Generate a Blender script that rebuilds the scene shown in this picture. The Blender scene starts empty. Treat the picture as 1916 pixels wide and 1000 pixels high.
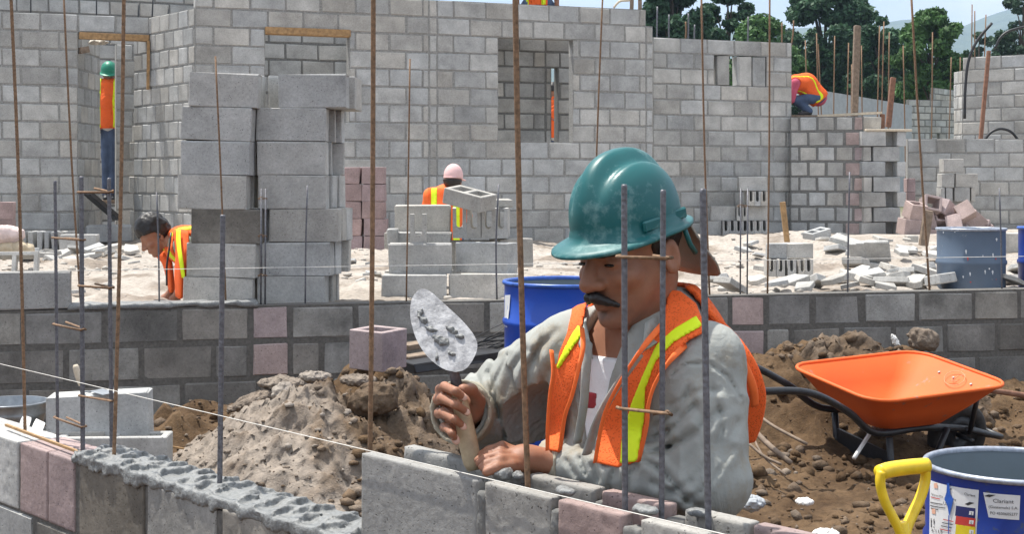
import bpy, bmesh, math, random
import numpy as np
from mathutils import Vector, Matrix
random.seed(7); RNG = np.random.default_rng(7)
SC = bpy.context.scene
COL = SC.collection
R = math.radians

# ------------------------------------------------------------------ camera
F, CX, CY, H = 2700.0, 958.0, 337.0, 1.27      # focal length and horizon of the 1916 px photograph, eye height
cam = bpy.data.cameras.new('camera'); camo = bpy.data.objects.new('camera', cam); COL.objects.link(camo)
camo.location = (0, 0, H); camo.rotation_euler = (R(90), 0, 0)
cam.sensor_width = 36; cam.sensor_fit = 'HORIZONTAL'; cam.lens = F/1916*36
cam.shift_y = -(500-CY)/1916; cam.clip_start = .05; cam.clip_end = 12000
SC.camera = camo
# ------------------------------------------------------------------ sky and sun
SUN_EL, SUN_AZ = 69, 124                          # elevation, degrees to the left of straight behind the camera
sv = Vector((-math.sin(R(SUN_AZ))*math.cos(R(SUN_EL)), -math.cos(R(SUN_AZ))*math.cos(R(SUN_EL)), math.sin(R(SUN_EL))))
wd = bpy.data.worlds.new('World'); SC.world = wd; wd.use_nodes = True
wn = wd.node_tree; wn.nodes.clear()
sky = wn.nodes.new('ShaderNodeTexSky'); sky.sky_type = 'NISHITA'; sky.sun_disc = False
sky.sun_elevation = R(SUN_EL); sky.sun_rotation = R(180+SUN_AZ); sky.altitude = 900; sky.dust_density = 2.0; sky.air_density = 1.0
tc = wn.nodes.new('ShaderNodeTexCoord'); mp = wn.nodes.new('ShaderNodeMapping'); mp.inputs['Scale'].default_value = (1, 1, 2.6)
nz = wn.nodes.new('ShaderNodeTexNoise'); nz.inputs['Scale'].default_value = 2.6; nz.inputs['Detail'].default_value = 7; nz.inputs['Roughness'].default_value = .6
cr = wn.nodes.new('ShaderNodeValToRGB'); cr.color_ramp.elements[0].position = .33; cr.color_ramp.elements[1].position = .56
mx = wn.nodes.new('ShaderNodeMixRGB'); mx.inputs[2].default_value = (8.6, 8.7, 8.9, 1)
bg = wn.nodes.new('ShaderNodeBackground'); bg.inputs['Strength'].default_value = .108
wo = wn.nodes.new('ShaderNodeOutputWorld')
wn.links.new(tc.outputs['Generated'], mp.inputs[0]); wn.links.new(mp.outputs[0], nz.inputs['Vector']); wn.links.new(nz.outputs[0], cr.inputs[0])
wn.links.new(cr.outputs[0], mx.inputs[0]); wn.links.new(sky.outputs[0], mx.inputs[1]); wn.links.new(mx.outputs[0], bg.inputs[0]); wn.links.new(bg.outputs[0], wo.inputs[0])
sl = bpy.data.lights.new('sun', 'SUN'); sl.energy = 4.9; sl.angle = R(.53); sl.color = (1, .955, .88)
so = bpy.data.objects.new('sun', sl); COL.objects.link(so); so.rotation_euler = sv.to_track_quat('Z', 'Y').to_euler(); so.location = (-4, -4, 14)
SC.view_settings.view_transform = 'Standard'; SC.view_settings.look = 'None'; SC.view_settings.gamma = 1; SC.view_settings.exposure = .66
SC.cycles.use_denoising = True; SC.cycles.max_bounces = 6; SC.cycles.transparent_max_bounces = 6

# ------------------------------------------------------------------ helpers
def J(x, y, P): return np.array([(x-CX)/P, F/P, H+(CY-y)/P])           # photo pixel at P pixels per metre -> world point
def G(x, y, z): P = (y-CY)/(H-z); return np.array([(x-CX)/P, F/P, z])   # photo pixel on the level z -> world point
def nrm(v): v = np.asarray(v, float); return v/np.linalg.norm(v)
def mesh(name, v, f, mat=None, smooth=False):
    m = bpy.data.meshes.new(name); m.from_pydata([tuple(map(float, p)) for p in v], [], [tuple(map(int, q)) for q in f])
    if mat: m.materials.append(mat)
    if smooth: m.polygons.foreach_set('use_smooth', [True]*len(m.polygons))
    m.update(); return m
def fast_mesh(name, v, f, mat=None, smooth=False):                     # v (n,3) array, f (m,k) array
    m = bpy.data.meshes.new(name); v = np.asarray(v, np.float32); f = np.asarray(f, np.int32); k = f.shape[1]
    m.vertices.add(len(v)); m.vertices.foreach_set('co', v.ravel())
    m.loops.add(f.size); m.loops.foreach_set('vertex_index', f.ravel())
    m.polygons.add(len(f)); m.polygons.foreach_set('loop_start', np.arange(0, f.size, k, dtype=np.int32))
    if mat: m.materials.append(mat)
    if smooth: m.polygons.foreach_set('use_smooth', np.ones(len(f), bool))
    m.update(calc_edges=True); m.validate(); return m
def obj(name, me, parent=None, loc=(0, 0, 0), rot=(0, 0, 0), label=None, cat=None, group=None, kind=None):
    o = bpy.data.objects.new(name, me); COL.objects.link(o); o.location = tuple(map(float, loc)); o.rotation_euler = rot
    if parent: o.parent = parent
    if label: o['label'] = label
    if cat: o['category'] = cat
    if group: o['group'] = group
    if kind: o['kind'] = kind
    return o
def thing(name, label, cat, loc=(0, 0, 0), rotz=0, group=None): return obj(name, None, None, loc, (0, 0, rotz), label, cat, group)
def bm_mesh(bm, name, mat, smooth=False):
    m = bpy.data.meshes.new(name); bm.to_mesh(m); bm.free()
    if mat: m.materials.append(mat)
    if smooth: m.polygons.foreach_set('use_smooth', [True]*len(m.polygons))
    return m
def box_bm(lo, hi, bev=0, seg=1, bm=None):
    bm = bm or bmesh.new(); lo = Vector(lo); hi = Vector(hi)
    r = bmesh.ops.create_cube(bm, size=1); vs = r['verts']
    for v in vs: v.co = Vector(((v.co[i]+.5)*(hi[i]-lo[i])+lo[i] for i in range(3)))
    if bev: bmesh.ops.bevel(bm, geom=list({e for v in vs for e in v.link_edges}), offset=bev, segments=seg, affect='EDGES')
    return bm
def tube(pts, rad, n=8, cap=True, twist=0):                             # swept tube; returns verts, faces
    pts = [np.asarray(p, float) for p in pts]; m = len(pts); rad = [rad]*m if np.isscalar(rad) else list(rad)
    v = []; f = []; t0 = nrm(pts[1]-pts[0]); a = np.array([0, 0, 1.]) if abs(t0[2]) < .9 else np.array([1., 0, 0]); u = nrm(np.cross(t0, a))
    for i, p in enumerate(pts):
        t = nrm(pts[min(i+1, m-1)]-pts[max(i-1, 0)]); u = nrm(u-t*np.dot(u, t)); w = np.cross(t, u)
        for k in range(n):
            an = 2*math.pi*k/n+twist*i; v.append(p+rad[i]*(math.cos(an)*u+math.sin(an)*w))
    for i in range(m-1):
        for k in range(n): f.append((i*n+k, i*n+(k+1) % n, (i+1)*n+(k+1) % n, (i+1)*n+k))
    if cap: f.append(tuple(range(n-1, -1, -1))); f.append(tuple(range((m-1)*n, m*n)))
    return v, f
def join(*vf):
    V = []; Fc = []
    for v, f in vf:
        o = len(V); V += list(v); Fc += [tuple(i+o for i in q) for q in f]
    return V, Fc
def smoothpath(pts, n=6):                                               # Catmull-Rom
    p = [np.asarray(q, float) for q in pts]; p = [2*p[0]-p[1]]+p+[2*p[-1]-p[-2]]; out = []
    for i in range(1, len(p)-2):
        for k in range(n):
            t = k/n; out.append(.5*((2*p[i])+(-p[i-1]+p[i+1])*t+(2*p[i-1]-5*p[i]+4*p[i+1]-p[i+2])*t*t+(-p[i-1]+3*p[i]-3*p[i+1]+p[i+2])*t**3))
    out.append(p[-2]); return out
def lathe(prof, n=32):                                                  # profile [(r,z)]
    v = []; f = []
    for r, z in prof:
        for k in range(n): a = 2*math.pi*k/n; v.append((r*math.cos(a), r*math.sin(a), z))
    for i in range(len(prof)-1):
        for k in range(n): f.append((i*n+k, i*n+(k+1) % n, (i+1)*n+(k+1) % n, (i+1)*n+k))
    return v, f
def vnoise(p, seed=0):                                                  # smooth value noise, (n,3) -> (n,) in 0..1
    p = np.asarray(p, np.float32); i = np.floor(p).astype(np.int64); t = (p-i).astype(np.float32); t = t*t*(3-2*t)
    def h(a, b, c):
        n = (a*73856093) ^ (b*19349663) ^ (c*83492791) ^ (seed*2654435761); n = (n ^ (n >> 13))*1274126177 & 0x7fffffff; n = (n ^ (n >> 15))*668265263 & 0x7fffffff
        return ((n >> 8) & 0xffff).astype(np.float32)/65535
    x, y, z = i.T; a, b, c = t.T; o = 0
    for dx in (0, 1):
        for dy in (0, 1):
            for dz in (0, 1): o = o+h(x+dx, y+dy, z+dz)*(a if dx else 1-a)*(b if dy else 1-b)*(c if dz else 1-c)
    return o
def fbm(p, oct=4, seed=0, gain=.5, ridge=False):
    o = 0; a = 1; s = 0; p = np.asarray(p, np.float32)
    for k in range(oct):
        n = vnoise(p*(2.03**k)+k*17.3, seed+k)
        if ridge: n = 1-np.abs(2*n-1)
        o = o+a*n; s += a; a *= gain
    return o/s
# ---- signed distance modelling (smooth unions of tapered capsules), meshed with surface nets
def smin(a, b, k):
    if k <= 0: return np.minimum(a, b)
    h = np.clip(.5+.5*(b-a)/k, 0, 1); return b+(a-b)*h-k*h*(1-h)
def smax(a, b, k): return -smin(-a, -b, k)
def cone(p, a, ra, b, rb):
    a = np.asarray(a, np.float32); b = np.asarray(b, np.float32); d = b-a; t = np.clip(((p-a)@d)/max(float(d@d), 1e-9), 0, 1)
    return np.linalg.norm(p-a-t[:, None]*d, axis=1)-(ra+(rb-ra)*t)
def ell(p, c, r, M=None):
    q = p-np.asarray(c, np.float32)
    if M is not None: q = q@np.asarray(M, np.float32).T                 # rows of M are the local axes
    r = np.asarray(r, np.float32); k0 = np.linalg.norm(q/r, axis=1); k1 = np.linalg.norm(q/(r*r), axis=1)
    return k0*(k0-1)/np.maximum(k1, 1e-6)
def rbox(p, c, h, r, M=None):
    q = p-np.asarray(c, np.float32)
    if M is not None: q = q@np.asarray(M, np.float32).T
    q = np.abs(q)-(np.asarray(h, np.float32)-r); return np.linalg.norm(np.maximum(q, 0), axis=1)+np.minimum(q.max(1), 0)-r
def capsules(p, caps, k=.02):
    d = None
    for c in caps:
        e = cone(p, *c); d = e if d is None else smin(d, e, k)
    return d
def sdf_mesh(fn, lo, hi, res, name, mat, smooth=True):
    lo = np.asarray(lo, np.float32); hi = np.asarray(hi, np.float32); n = np.maximum(3, np.ceil((hi-lo)/res).astype(int)+1)
    K = 4; n = ((n-2)//K+1)*K+1; ax = [lo[i]+res*np.arange(n[i], dtype=np.float32) for i in range(3)]; Fv = np.empty(n, np.float32)
    cg = np.stack(np.meshgrid(*[a[::K] for a in ax], indexing='ij'), -1); cs = cg.shape[:3]; Cv = np.concatenate([fn(q) for q in np.array_split(cg.reshape(-1, 3), max(1, cg.size//900000))]).reshape(cs).astype(np.float32)
    co8 = np.stack([Cv[i:cs[0]-1+i, j:cs[1]-1+j, k:cs[2]-1+k] for i in (0, 1) for j in (0, 1) for k in (0, 1)]); actc = (np.abs(co8).min(0) < res*K*1.35+.006) | ((co8.min(0) < 0) & (co8.max(0) > 0))
    Fv[:] = np.repeat(np.repeat(np.repeat(Cv, K, 0), K, 1), K, 2)[:n[0], :n[1], :n[2]]
    ac = np.argwhere(actc); loc = np.stack(np.meshgrid(*[np.arange(K+1)]*3, indexing='ij'), -1).reshape(-1, 3); mask = np.zeros(n, bool)
    for q in np.array_split(ac, max(1, len(ac)//4000)):
        if len(q): w_ = (q[:, None, :]*K+loc[None]).reshape(-1, 3); mask[tuple(w_.T)] = True
    pi = np.argwhere(mask)
    for q in np.array_split(pi, max(1, len(pi)//300000)):
        if len(q): Fv[tuple(q.T)] = fn((lo+res*q).astype(np.float32))
    Fv[0] = Fv[-1] = np.abs(Fv[0])+res; Fv[:, 0] = np.abs(Fv[:, 0])+res*.5; Fv[:, -1] = np.abs(Fv[:, -1])+res*.5; Fv[:, :, 0] = np.abs(Fv[:, :, 0])+res*.5; Fv[:, :, -1] = np.abs(Fv[:, :, -1])+res*.5
    S = Fv < 0; c = [S[i:n[0]-1+i, j:n[1]-1+j, k:n[2]-1+k] for i in (0, 1) for j in (0, 1) for k in (0, 1)]
    tot = sum(x.astype(np.int8) for x in c); act = (tot > 0) & (tot < 8); idx = np.argwhere(act); ids = -np.ones(act.shape, np.int64); ids[act] = np.arange(len(idx))
    acc = np.zeros((len(idx), 3), np.float32); cnt = np.zeros(len(idx), np.float32); cor = [(i, j, k) for i in (0, 1) for j in (0, 1) for k in (0, 1)]
    for A in cor:
        for d in range(3):
            if A[d]: continue
            B = list(A); B[d] = 1
            fa = Fv[tuple((idx+A).T)]; fb = Fv[tuple((idx+B).T)]; m = (fa < 0) != (fb < 0)
            t = np.where(m, fa/np.where(np.abs(fa-fb) < 1e-12, 1, fa-fb), 0); pt = np.tile(np.array(A, np.float32), (len(idx), 1)); pt[:, d] += t
            acc[m] += pt[m]; cnt[m] += 1
    V = lo+res*(idx+acc/np.maximum(cnt, 1)[:, None]); Q = []
    for d in range(3):
        e1, e2 = (d+1) % 3, (d+2) % 3; sl0 = [slice(None)]*3; sl1 = [slice(None)]*3; sl0[d] = slice(0, n[d]-1); sl1[d] = slice(1, n[d])
        for e in (e1, e2): sl0[e] = slice(1, n[e]-1); sl1[e] = slice(1, n[e]-1)
        a = S[tuple(sl0)]; b = S[tuple(sl1)]; w = np.argwhere(a != b)
        if not len(w): continue
        off = np.zeros(3, int); off[e1] = 1; off[e2] = 1; w2 = w+off; ins = a[tuple(w.T)]
        def cid(o1, o2): q = w2.copy(); q[:, e1] += o1; q[:, e2] += o2; return ids[tuple(q.T)]
        q = np.stack([cid(-1, -1), cid(0, -1), cid(0, 0), cid(-1, 0)], 1); q[~ins] = q[~ins][:, ::-1]; Q.append(q)
    if not Q: return fast_mesh(name, np.zeros((3, 3)), np.array([[0, 1, 2]]), mat)
    return fast_mesh(name, V, np.concatenate(Q), mat, smooth)

# ------------------------------------------------------------------ materials
MATS = {}
class NT:
    def __init__(s, name):
        s.m = bpy.data.materials.new(name); s.m.use_nodes = True; s.t = s.m.node_tree; s.b = s.t.nodes['Principled BSDF']; MATS[name] = s.m
    def n(s, typ, **kw):
        x = s.t.nodes.new(typ)
        for k, v in kw.items():
            if k in x.inputs: x.inputs[k].default_value = v
            else: setattr(x, k, v)
        return x
    def l(s, a, b): s.t.links.new(a, b)
    def coord(s, kind='Object'): return s.n('ShaderNodeTexCoord').outputs[kind]
    def noise(s, scale, detail=4, rough=.55, vec=None):
        x = s.n('ShaderNodeTexNoise'); x.inputs['Scale'].default_value = scale; x.inputs['Detail'].default_value = detail; x.inputs['Roughness'].default_value = rough
        s.l(vec if vec is not None else s.coord(), x.inputs['Vector']); return x.outputs[0]
    def ramp(s, fac, stops):
        r = s.n('ShaderNodeValToRGB'); e = r.color_ramp.elements
        while len(e) < len(stops): e.new(.5)
        for q, (p, c) in zip(e, stops): q.position = p; q.color = (c, c, c, 1) if np.isscalar(c) else (*c, 1)
        s.l(fac, r.inputs[0]); return r.outputs[0]
    def mix(s, fac, a, b, typ='MIX'):
        x = s.n('ShaderNodeMixRGB', blend_type=typ)
        for k, v in ((0, fac), (1, a), (2, b)):
            if hasattr(v, 'links'): s.l(v, x.inputs[k])
            elif np.isscalar(v): x.inputs[k].default_value = v if k == 0 else (v, v, v, 1)
            else: x.inputs[k].default_value = (*v, 1)
        return x.outputs[0]
    def math(s, op, a, b=0):
        x = s.n('ShaderNodeMath', operation=op)
        for k, v in ((0, a), (1, b)):
            if hasattr(v, 'links'): s.l(v, x.inputs[k])
            else: x.inputs[k].default_value = v
        return x.outputs[0]
    def bump(s, h, strength=.5, dist=.01, prev=None):
        x = s.n('ShaderNodeBump'); x.inputs['Strength'].default_value = strength; x.inputs['Distance'].default_value = dist; s.l(h, x.inputs['Height'])
        if prev is not None: s.l(prev, x.inputs['Normal'])
        return x.outputs[0]
    def done(s, col=None, rough=.8, normal=None, **kw):
        if col is not None:
            if hasattr(col, 'links'): s.l(col, s.b.inputs['Base Color'])
            else: s.b.inputs['Base Color'].default_value = (*col, 1)
        if hasattr(rough, 'links'): s.l(rough, s.b.inputs['Roughness'])
        else: s.b.inputs['Roughness'].default_value = rough
        if normal is not None: s.l(normal, s.b.inputs['Normal'])
        for k, v in kw.items(): s.b.inputs[k.replace('_', ' ')].default_value = v
        return s.m
def concrete(name, base, var=.22, pit=1.0, stain=.25, tint=(1, 1, 1)):
    s = NT(name); oi = s.n('ShaderNodeObjectInfo'); co = s.coord()
    va = s.n('ShaderNodeVectorMath', operation='ADD'); s.l(co, va.inputs[0]); sc_ = s.n('ShaderNodeVectorMath', operation='SCALE'); sc_.inputs[0].default_value = (37, 91, 53); s.l(oi.outputs['Random'], sc_.inputs['Scale']); s.l(sc_.outputs[0], va.inputs[1]); v = va.outputs[0]
    big = s.noise(5, 4, .6, v); fine = s.noise(70, 5, .7, v); sp = s.noise(160, 2, .5, v)
    lum = s.math('MULTIPLY_ADD', oi.outputs['Random'], var); s.t.nodes[-1].inputs[2].default_value = 1-var/2
    c = s.mix(s.ramp(big, [(.3, 0), (.72, 1)]), [b*(1-stain) for b in base], [b*(1+stain*.6) for b in base])
    c = s.mix(s.ramp(fine, [(.32, 0), (.68, 1)]), c, s.mix(1, c, 1.25, 'MULTIPLY')) if False else s.mix(.35, c, s.mix(1, c, s.ramp(fine, [(.3, .45), (.7, 1.35)]), 'MULTIPLY'))
    pits = s.ramp(sp, [(.28, .35), (.36, 1)]); c = s.mix(1, c, pits, 'MULTIPLY')
    hue = s.math('FRACT', s.math('MULTIPLY', oi.outputs['Random'], 13.7)); c = s.mix(1, c, s.mix(hue, (1.03, 1, .95), (.97, 1, 1.03)), 'MULTIPLY')
    c = s.mix(1, c, lum, 'MULTIPLY'); wp = s.n('ShaderNodeNewGeometry').outputs['Position']; c = s.mix(1, c, s.ramp(s.noise(1.3, 5, .65, wp), [(.3, .74), (.5, 1), (.7, 1.1)]), 'MULTIPLY'); h = s.mix(.5, fine, pits)
    return s.done(c, .92, s.bump(h, .45*pit, .006), Specular_IOR_Level=.2)
GREY = concrete('grey_concrete', (.36, .36, .355))
GREYF = concrete('fresh_grey_concrete', (.46, .45, .43), .14)
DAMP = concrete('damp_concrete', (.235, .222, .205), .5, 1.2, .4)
PINK = concrete('pink_concrete', (.42, .335, .325), .15)
PINKD = concrete('dusty_pink_concrete', (.36, .27, .265), .15)
BACKG = concrete('back_wall_concrete', (.435, .430, .415), .28, 1, .25)
def simple(name, col, rough=.6, nscale=30, var=.25, bump=.2, dist=.004, metal=0, **kw):
    s = NT(name); n = s.noise(nscale, 5, .6); c = s.mix(s.ramp(n, [(.3, 0), (.7, 1)]), [x*(1-var) for x in col], [min(1, x*(1+var)) for x in col])
    return s.done(c, rough, s.bump(n, bump, dist), Metallic=metal, **kw)
MORTAR = simple('dry_mortar', (.16, .158, .15), .9, 60, .3, .6)
MORTARB = simple('pale_mortar', (.25, .247, .235), .9, 60, .3, .6)
DMORTAR = simple('damp_mortar', (.115, .108, .098), .9, 60, .3, .6)
WET = simple('wet_mortar', (.185, .19, .188), .5, 140, .3, .8, .004)
RUST = simple('rusty_steel', (.2, .12, .068), .8, 120, .45, .3)
STEEL = simple('grey_steel_bar', (.15, .15, .165), .5, 120, .35, .3, metal=.5)
BLACKM = simple('black_painted_metal', (.016, .017, .02), .42, 60, .4, .2)
WOOD = simple('raw_timber', (.33, .2, .09), .75, 25, .35, .4)
WOODG = simple('weathered_timber', (.2, .15, .11), .85, 25, .35, .4)
PALEW = simple('pale_timber', (.55, .47, .36), .7, 30, .2, .3)
WHITEP = simple('off_white_paint', (.7, .69, .66), .6, 30, .1, .1)
BLACKP = simple('black_plastic', (.02, .02, .022), .45, 30, .3, .1)
# ------------------------------------------------------------------ block kit
_bc = {}
def block_mesh(L, h, T, mat, var=0, bev=.006):
    L = round(L, 2); key = (L, h, T, mat.name, var, bev)
    if key not in _bc:
        bm = box_bm((-L/2, -T/2, -h/2), (L/2, T/2, h/2), bev)
        rr = random.Random(hash((L, var)) & 0xffff)
        for v in bm.verts: v.co += Vector((rr.uniform(-.005, .005), rr.uniform(-.002, .002), rr.uniform(-.005, .005)))
        _bc[key] = bm_mesh(bm, 'block', mat)
    return _bc[key]
def extrude_mask(xs, ys, solid, h, axis=2):
    """solid[i][j] cells between xs and ys extruded over h; axis = extrusion axis"""
    V = {}; Fc = []; nx, ny = len(xs)-1, len(ys)-1
    def vid(i, j, k):
        if (i, j, k) not in V: V[(i, j, k)] = len(V)
        return V[(i, j, k)]
    def sol(i, j): return 0 <= i < nx and 0 <= j < ny and solid[i][j]
    for i in range(nx):
        for j in range(ny):
            if not solid[i][j]: continue
            Fc.append((vid(i, j, 1), vid(i+1, j, 1), vid(i+1, j+1, 1), vid(i, j+1, 1))); Fc.append((vid(i, j, 0), vid(i, j+1, 0), vid(i+1, j+1, 0), vid(i+1, j, 0)))
            if not sol(i-1, j): Fc.append((vid(i, j, 0), vid(i, j, 1), vid(i, j+1, 1), vid(i, j+1, 0)))
            if not sol(i+1, j): Fc.append((vid(i+1, j, 0), vid(i+1, j+1, 0), vid(i+1, j+1, 1), vid(i+1, j, 1)))
            if not sol(i, j-1): Fc.append((vid(i, j, 0), vid(i+1, j, 0), vid(i+1, j, 1), vid(i, j, 1)))
            if not sol(i, j+1): Fc.append((vid(i, j+1, 0), vid(i, j+1, 1), vid(i+1, j+1, 1), vid(i+1, j+1, 0)))
    vs = [None]*len(V)
    for (i, j, k), n in V.items():
        p = (xs[i], ys[j], h*(k-.5)); vs[n] = p if axis == 2 else ((h*(k-.5), xs[i], ys[j]) if axis == 0 else (ys[j], h*(k-.5), xs[i]))
    return vs, Fc
def bevelled(v, f, name, mat, bev=.004):
    bm = bmesh.new(); bv = [bm.verts.new(p) for p in v]
    for q in f: bm.faces.new([bv[i] for i in q])
    bmesh.ops.recalc_face_normals(bm, faces=bm.faces[:])
    ed = [e for e in bm.edges if len(e.link_faces) == 2 and e.calc_face_angle(0) > .5]
    bmesh.ops.bevel(bm, geom=ed, offset=bev, segments=1, affect='EDGES'); return bm_mesh(bm, name, mat)
def hollow_mesh(L=.39, h=.19, T=.14, mat=GREYF, cells=2):
    key = ('hol', L, h, T, mat.name, cells)
    if key in _bc: return _bc[key]
    w = .03; cw = (L-w*(cells+1))/cells; xs = [-L/2]; m = []
    for c in range(cells): xs += [xs[-1]+w, xs[-1]+w+cw]; m += [[1, 1, 1], [1, 0, 1]]
    xs.append(L/2); m.append([1, 1, 1]); ys = [-T/2, -T/2+.03, T/2-.03, T/2]
    _bc[key] = bevelled(*extrude_mask(xs, ys, m, h), 'hollow_block', mat, .004); return _bc[key]
def channel_mesh(L=.39, h=.19, T=.10, mat=GREYF):                        # U shaped block, trough along x, open at the top
    key = ('chn', L, h, T, mat.name)
    if key in _bc: return _bc[key]
    w = T*.27; b = h*.3; prof = [(-T/2, -h/2), (T/2, -h/2), (T/2, h/2), (w/1.1, h/2)]
    for k in range(7): a = -math.pi*k/6; prof.append((w*.85*math.cos(a), -h/2+b+w*.85+w*.85*math.sin(a)))
    prof += [(-w/1.1, h/2), (-T/2, h/2)]; n = len(prof)
    bm = bmesh.new(); A = [bm.verts.new((-L/2, y, z)) for y, z in prof]; B = [bm.verts.new((L/2, y, z)) for y, z in prof]
    bm.faces.new(A[::-1]); bm.faces.new(B)
    for i in range(n): bm.faces.new((A[i], A[(i+1) % n], B[(i+1) % n], B[i]))
    bmesh.ops.recalc_face_normals(bm, faces=bm.faces[:]); bmesh.ops.triangulate(bm, faces=[f for f in bm.faces if len(f.verts) > 4])
    _bc[key] = bm_mesh(bm, 'channel_block', mat); return _bc[key]
class Line:                                                              # vertical wall plane through two photo points
    def __init__(s, x0, P0, x1, P1):
        s.A = J(x0, CY, P0)[:2]; s.B = J(x1, CY, P1)[:2]; s.d = nrm(s.B-s.A); s.L = np.linalg.norm(s.B-s.A); s.n = np.array([-s.d[1], s.d[0]])
    def s_px(s, x):
        t = np.array([(x-CX)/F, 1.0]); M = np.array([[t[0], -s.d[0]], [t[1], -s.d[1]]]); return float(np.linalg.solve(M, s.A)[1])
    def pt(s, u, w=0): return s.A+s.d*u+s.n*w
def shifted(ln, w):
    q = Line.__new__(Line); q.A = ln.A+ln.n*w; q.B = ln.B+ln.n*w; q.d = ln.d; q.L = ln.L; q.n = ln.n; return q
def span_minus(a, b, cuts):
    segs = [(a, b)]
    for c0, c1 in cuts:
        o = []
        for x, y in segs:
            if c1 <= x or c0 >= y: o.append((x, y))
            else:
                if c0 > x: o.append((x, c0))
                if c1 < y: o.append((c1, y))
        segs = o
    return [(x, y) for x, y in segs if y-x > .025]
def wall(name, label, ln, zb, nc, T=.14, pitch=.4, ch=.2, openings=(), segs=None, lim=None, joints=None, mat=BACKG, mort=MORTARB, joint=.017, phase=0, cat='wall', recess=.007, seed=0, pinks=(), bev=.008, alt=None, group=None, s0=0, s1=None):
    """block wall: every block is a child of its own; a recessed mortar core fills the joints"""
    s1 = ln.L if s1 is None else s1; rr = random.Random(seed); w = thing(name, label, cat, (*ln.A, H+zb), math.atan2(ln.d[1], ln.d[0]), group)
    cv = []; segs = segs or [(s0, s1)]
    for k in range(nc):
        a0, b0 = lim(k) if lim else (s0, s1); cuts = [(o[0], o[1]) for o in openings if o[2] <= k < o[3]]; z0 = k*ch
        for x, y in span_minus(a0, b0, cuts): cv.append(box_core((x+.004, recess, z0), (y-.004, T-recess, z0+ch-(.004 if k == nc-1 else 0))))
        if joints and k in joints: bounds = [(joints[k][i][0], joints[k][i+1][0], joints[k][i][1]) for i in range(len(joints[k])-1)]
        else:
            bounds = []
            for q0, q1 in segs:
                x = q0-(pitch/2 if (k+phase) % 2 else 0)
                while x < q1-.01:
                    bounds.append((max(x, q0), min(x+pitch, q1), '')); x += pitch
        for x, y, tg in bounds:
            x, y = max(x, a0), min(y, b0)
            if y-x < .03: continue
            for p, q in span_minus(x, y, cuts):
                L = q-p-joint
                if L < .03: continue
                m = PINK if (tg == 'p' or any(a < (p+q)/2 < b for a, b in pinks)) else (alt if (alt and rr.random() < .33) else mat)
                jw = rr.uniform(-.004, .004); hh = ch-joint+rr.choice((0, 0, -.004))
                obj('block', block_mesh(L, round(hh, 3), T, m, rr.randrange(3), bev), w, ((p+q)/2+jw*.4, T/2+rr.uniform(-.0025, .0025), z0+joint/2+hh/2), (0, 0, rr.uniform(-.004, .004)))
    obj('mortar', mesh('mortar', *join(*cv), mort), w)
    return w
def box_core(lo, hi):
    x0, y0, z0 = lo; x1, y1, z1 = hi
    return [(x0, y0, z0), (x1, y0, z0), (x1, y1, z0), (x0, y1, z0), (x0, y0, z1), (x1, y0, z1), (x1, y1, z1), (x0, y1, z1)], [(0, 3, 2, 1), (4, 5, 6, 7), (0, 1, 5, 4), (1, 2, 6, 5), (2, 3, 7, 6), (3, 0, 4, 7)]

# ------------------------------------------------------------------ wall lines (pixel column, pixels per metre)
FG = Line(-120, 651.3-.4456*120, 1760, 651.3+.4456*1760)      # wall under construction, right in front
W2 = Line(-260, 359.6+.0315*260, 2240, 359.6-.0315*2240)      # low foundation wall across the pit
MAIN = Line(365, 175.45, 1222, 156.1)
LEFT = Line(-420, 181.7, 280, 165.5)
RIGHT = Line(1222, 145.4, 1482, 139.6)
W2TOP = -.68; SITE = .55; ZB = -.756

# ------------------------------------------------------------------ ground: one sheet, pit in front of the foundation wall, building plot behind it
def axis(parts):
    o = []
    for a, b, st in parts: o += list(np.arange(a, b, st))
    return np.array(o+[parts[-1][1]])
def far(a, b, n): return list(np.sign(a or b)*np.geomspace(abs(a) if a else 1, abs(b), n))
S_ = np.array(sorted(set(np.round(np.concatenate([-np.geomspace(1.5, 5000, 14), np.arange(-1.4, 9.2, .03), 9.2+np.geomspace(.2, 5000, 15)]), 4))))
T_ = np.array(sorted(set(np.round(np.concatenate([-6.4-np.geomspace(.3, 3000, 12), np.arange(-6.4, .02, .03), [.03, .05, .09, .11], np.arange(.14, 5, .05), np.arange(5, 12, .1), 12+np.geomspace(.2, 6000, 22)]), 4))))
SS, TT = np.meshgrid(S_, T_, indexing='ij'); GX = W2.A[0]+W2.d[0]*SS+W2.n[0]*TT; GY = W2.A[1]+W2.d[1]*SS+W2.n[1]*TT
p3 = np.stack([GX, GY, 0*GX], -1).reshape(-1, 3)
def gauss(x, y, c, r, ang=0):
    dx, dy = x-c[0], y-c[1]; ca, sa = math.cos(ang), math.sin(ang); u = (dx*ca+dy*sa)/r[0]; v = (-dx*sa+dy*ca)/r[1]; return np.exp(-(u*u+v*v))
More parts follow.
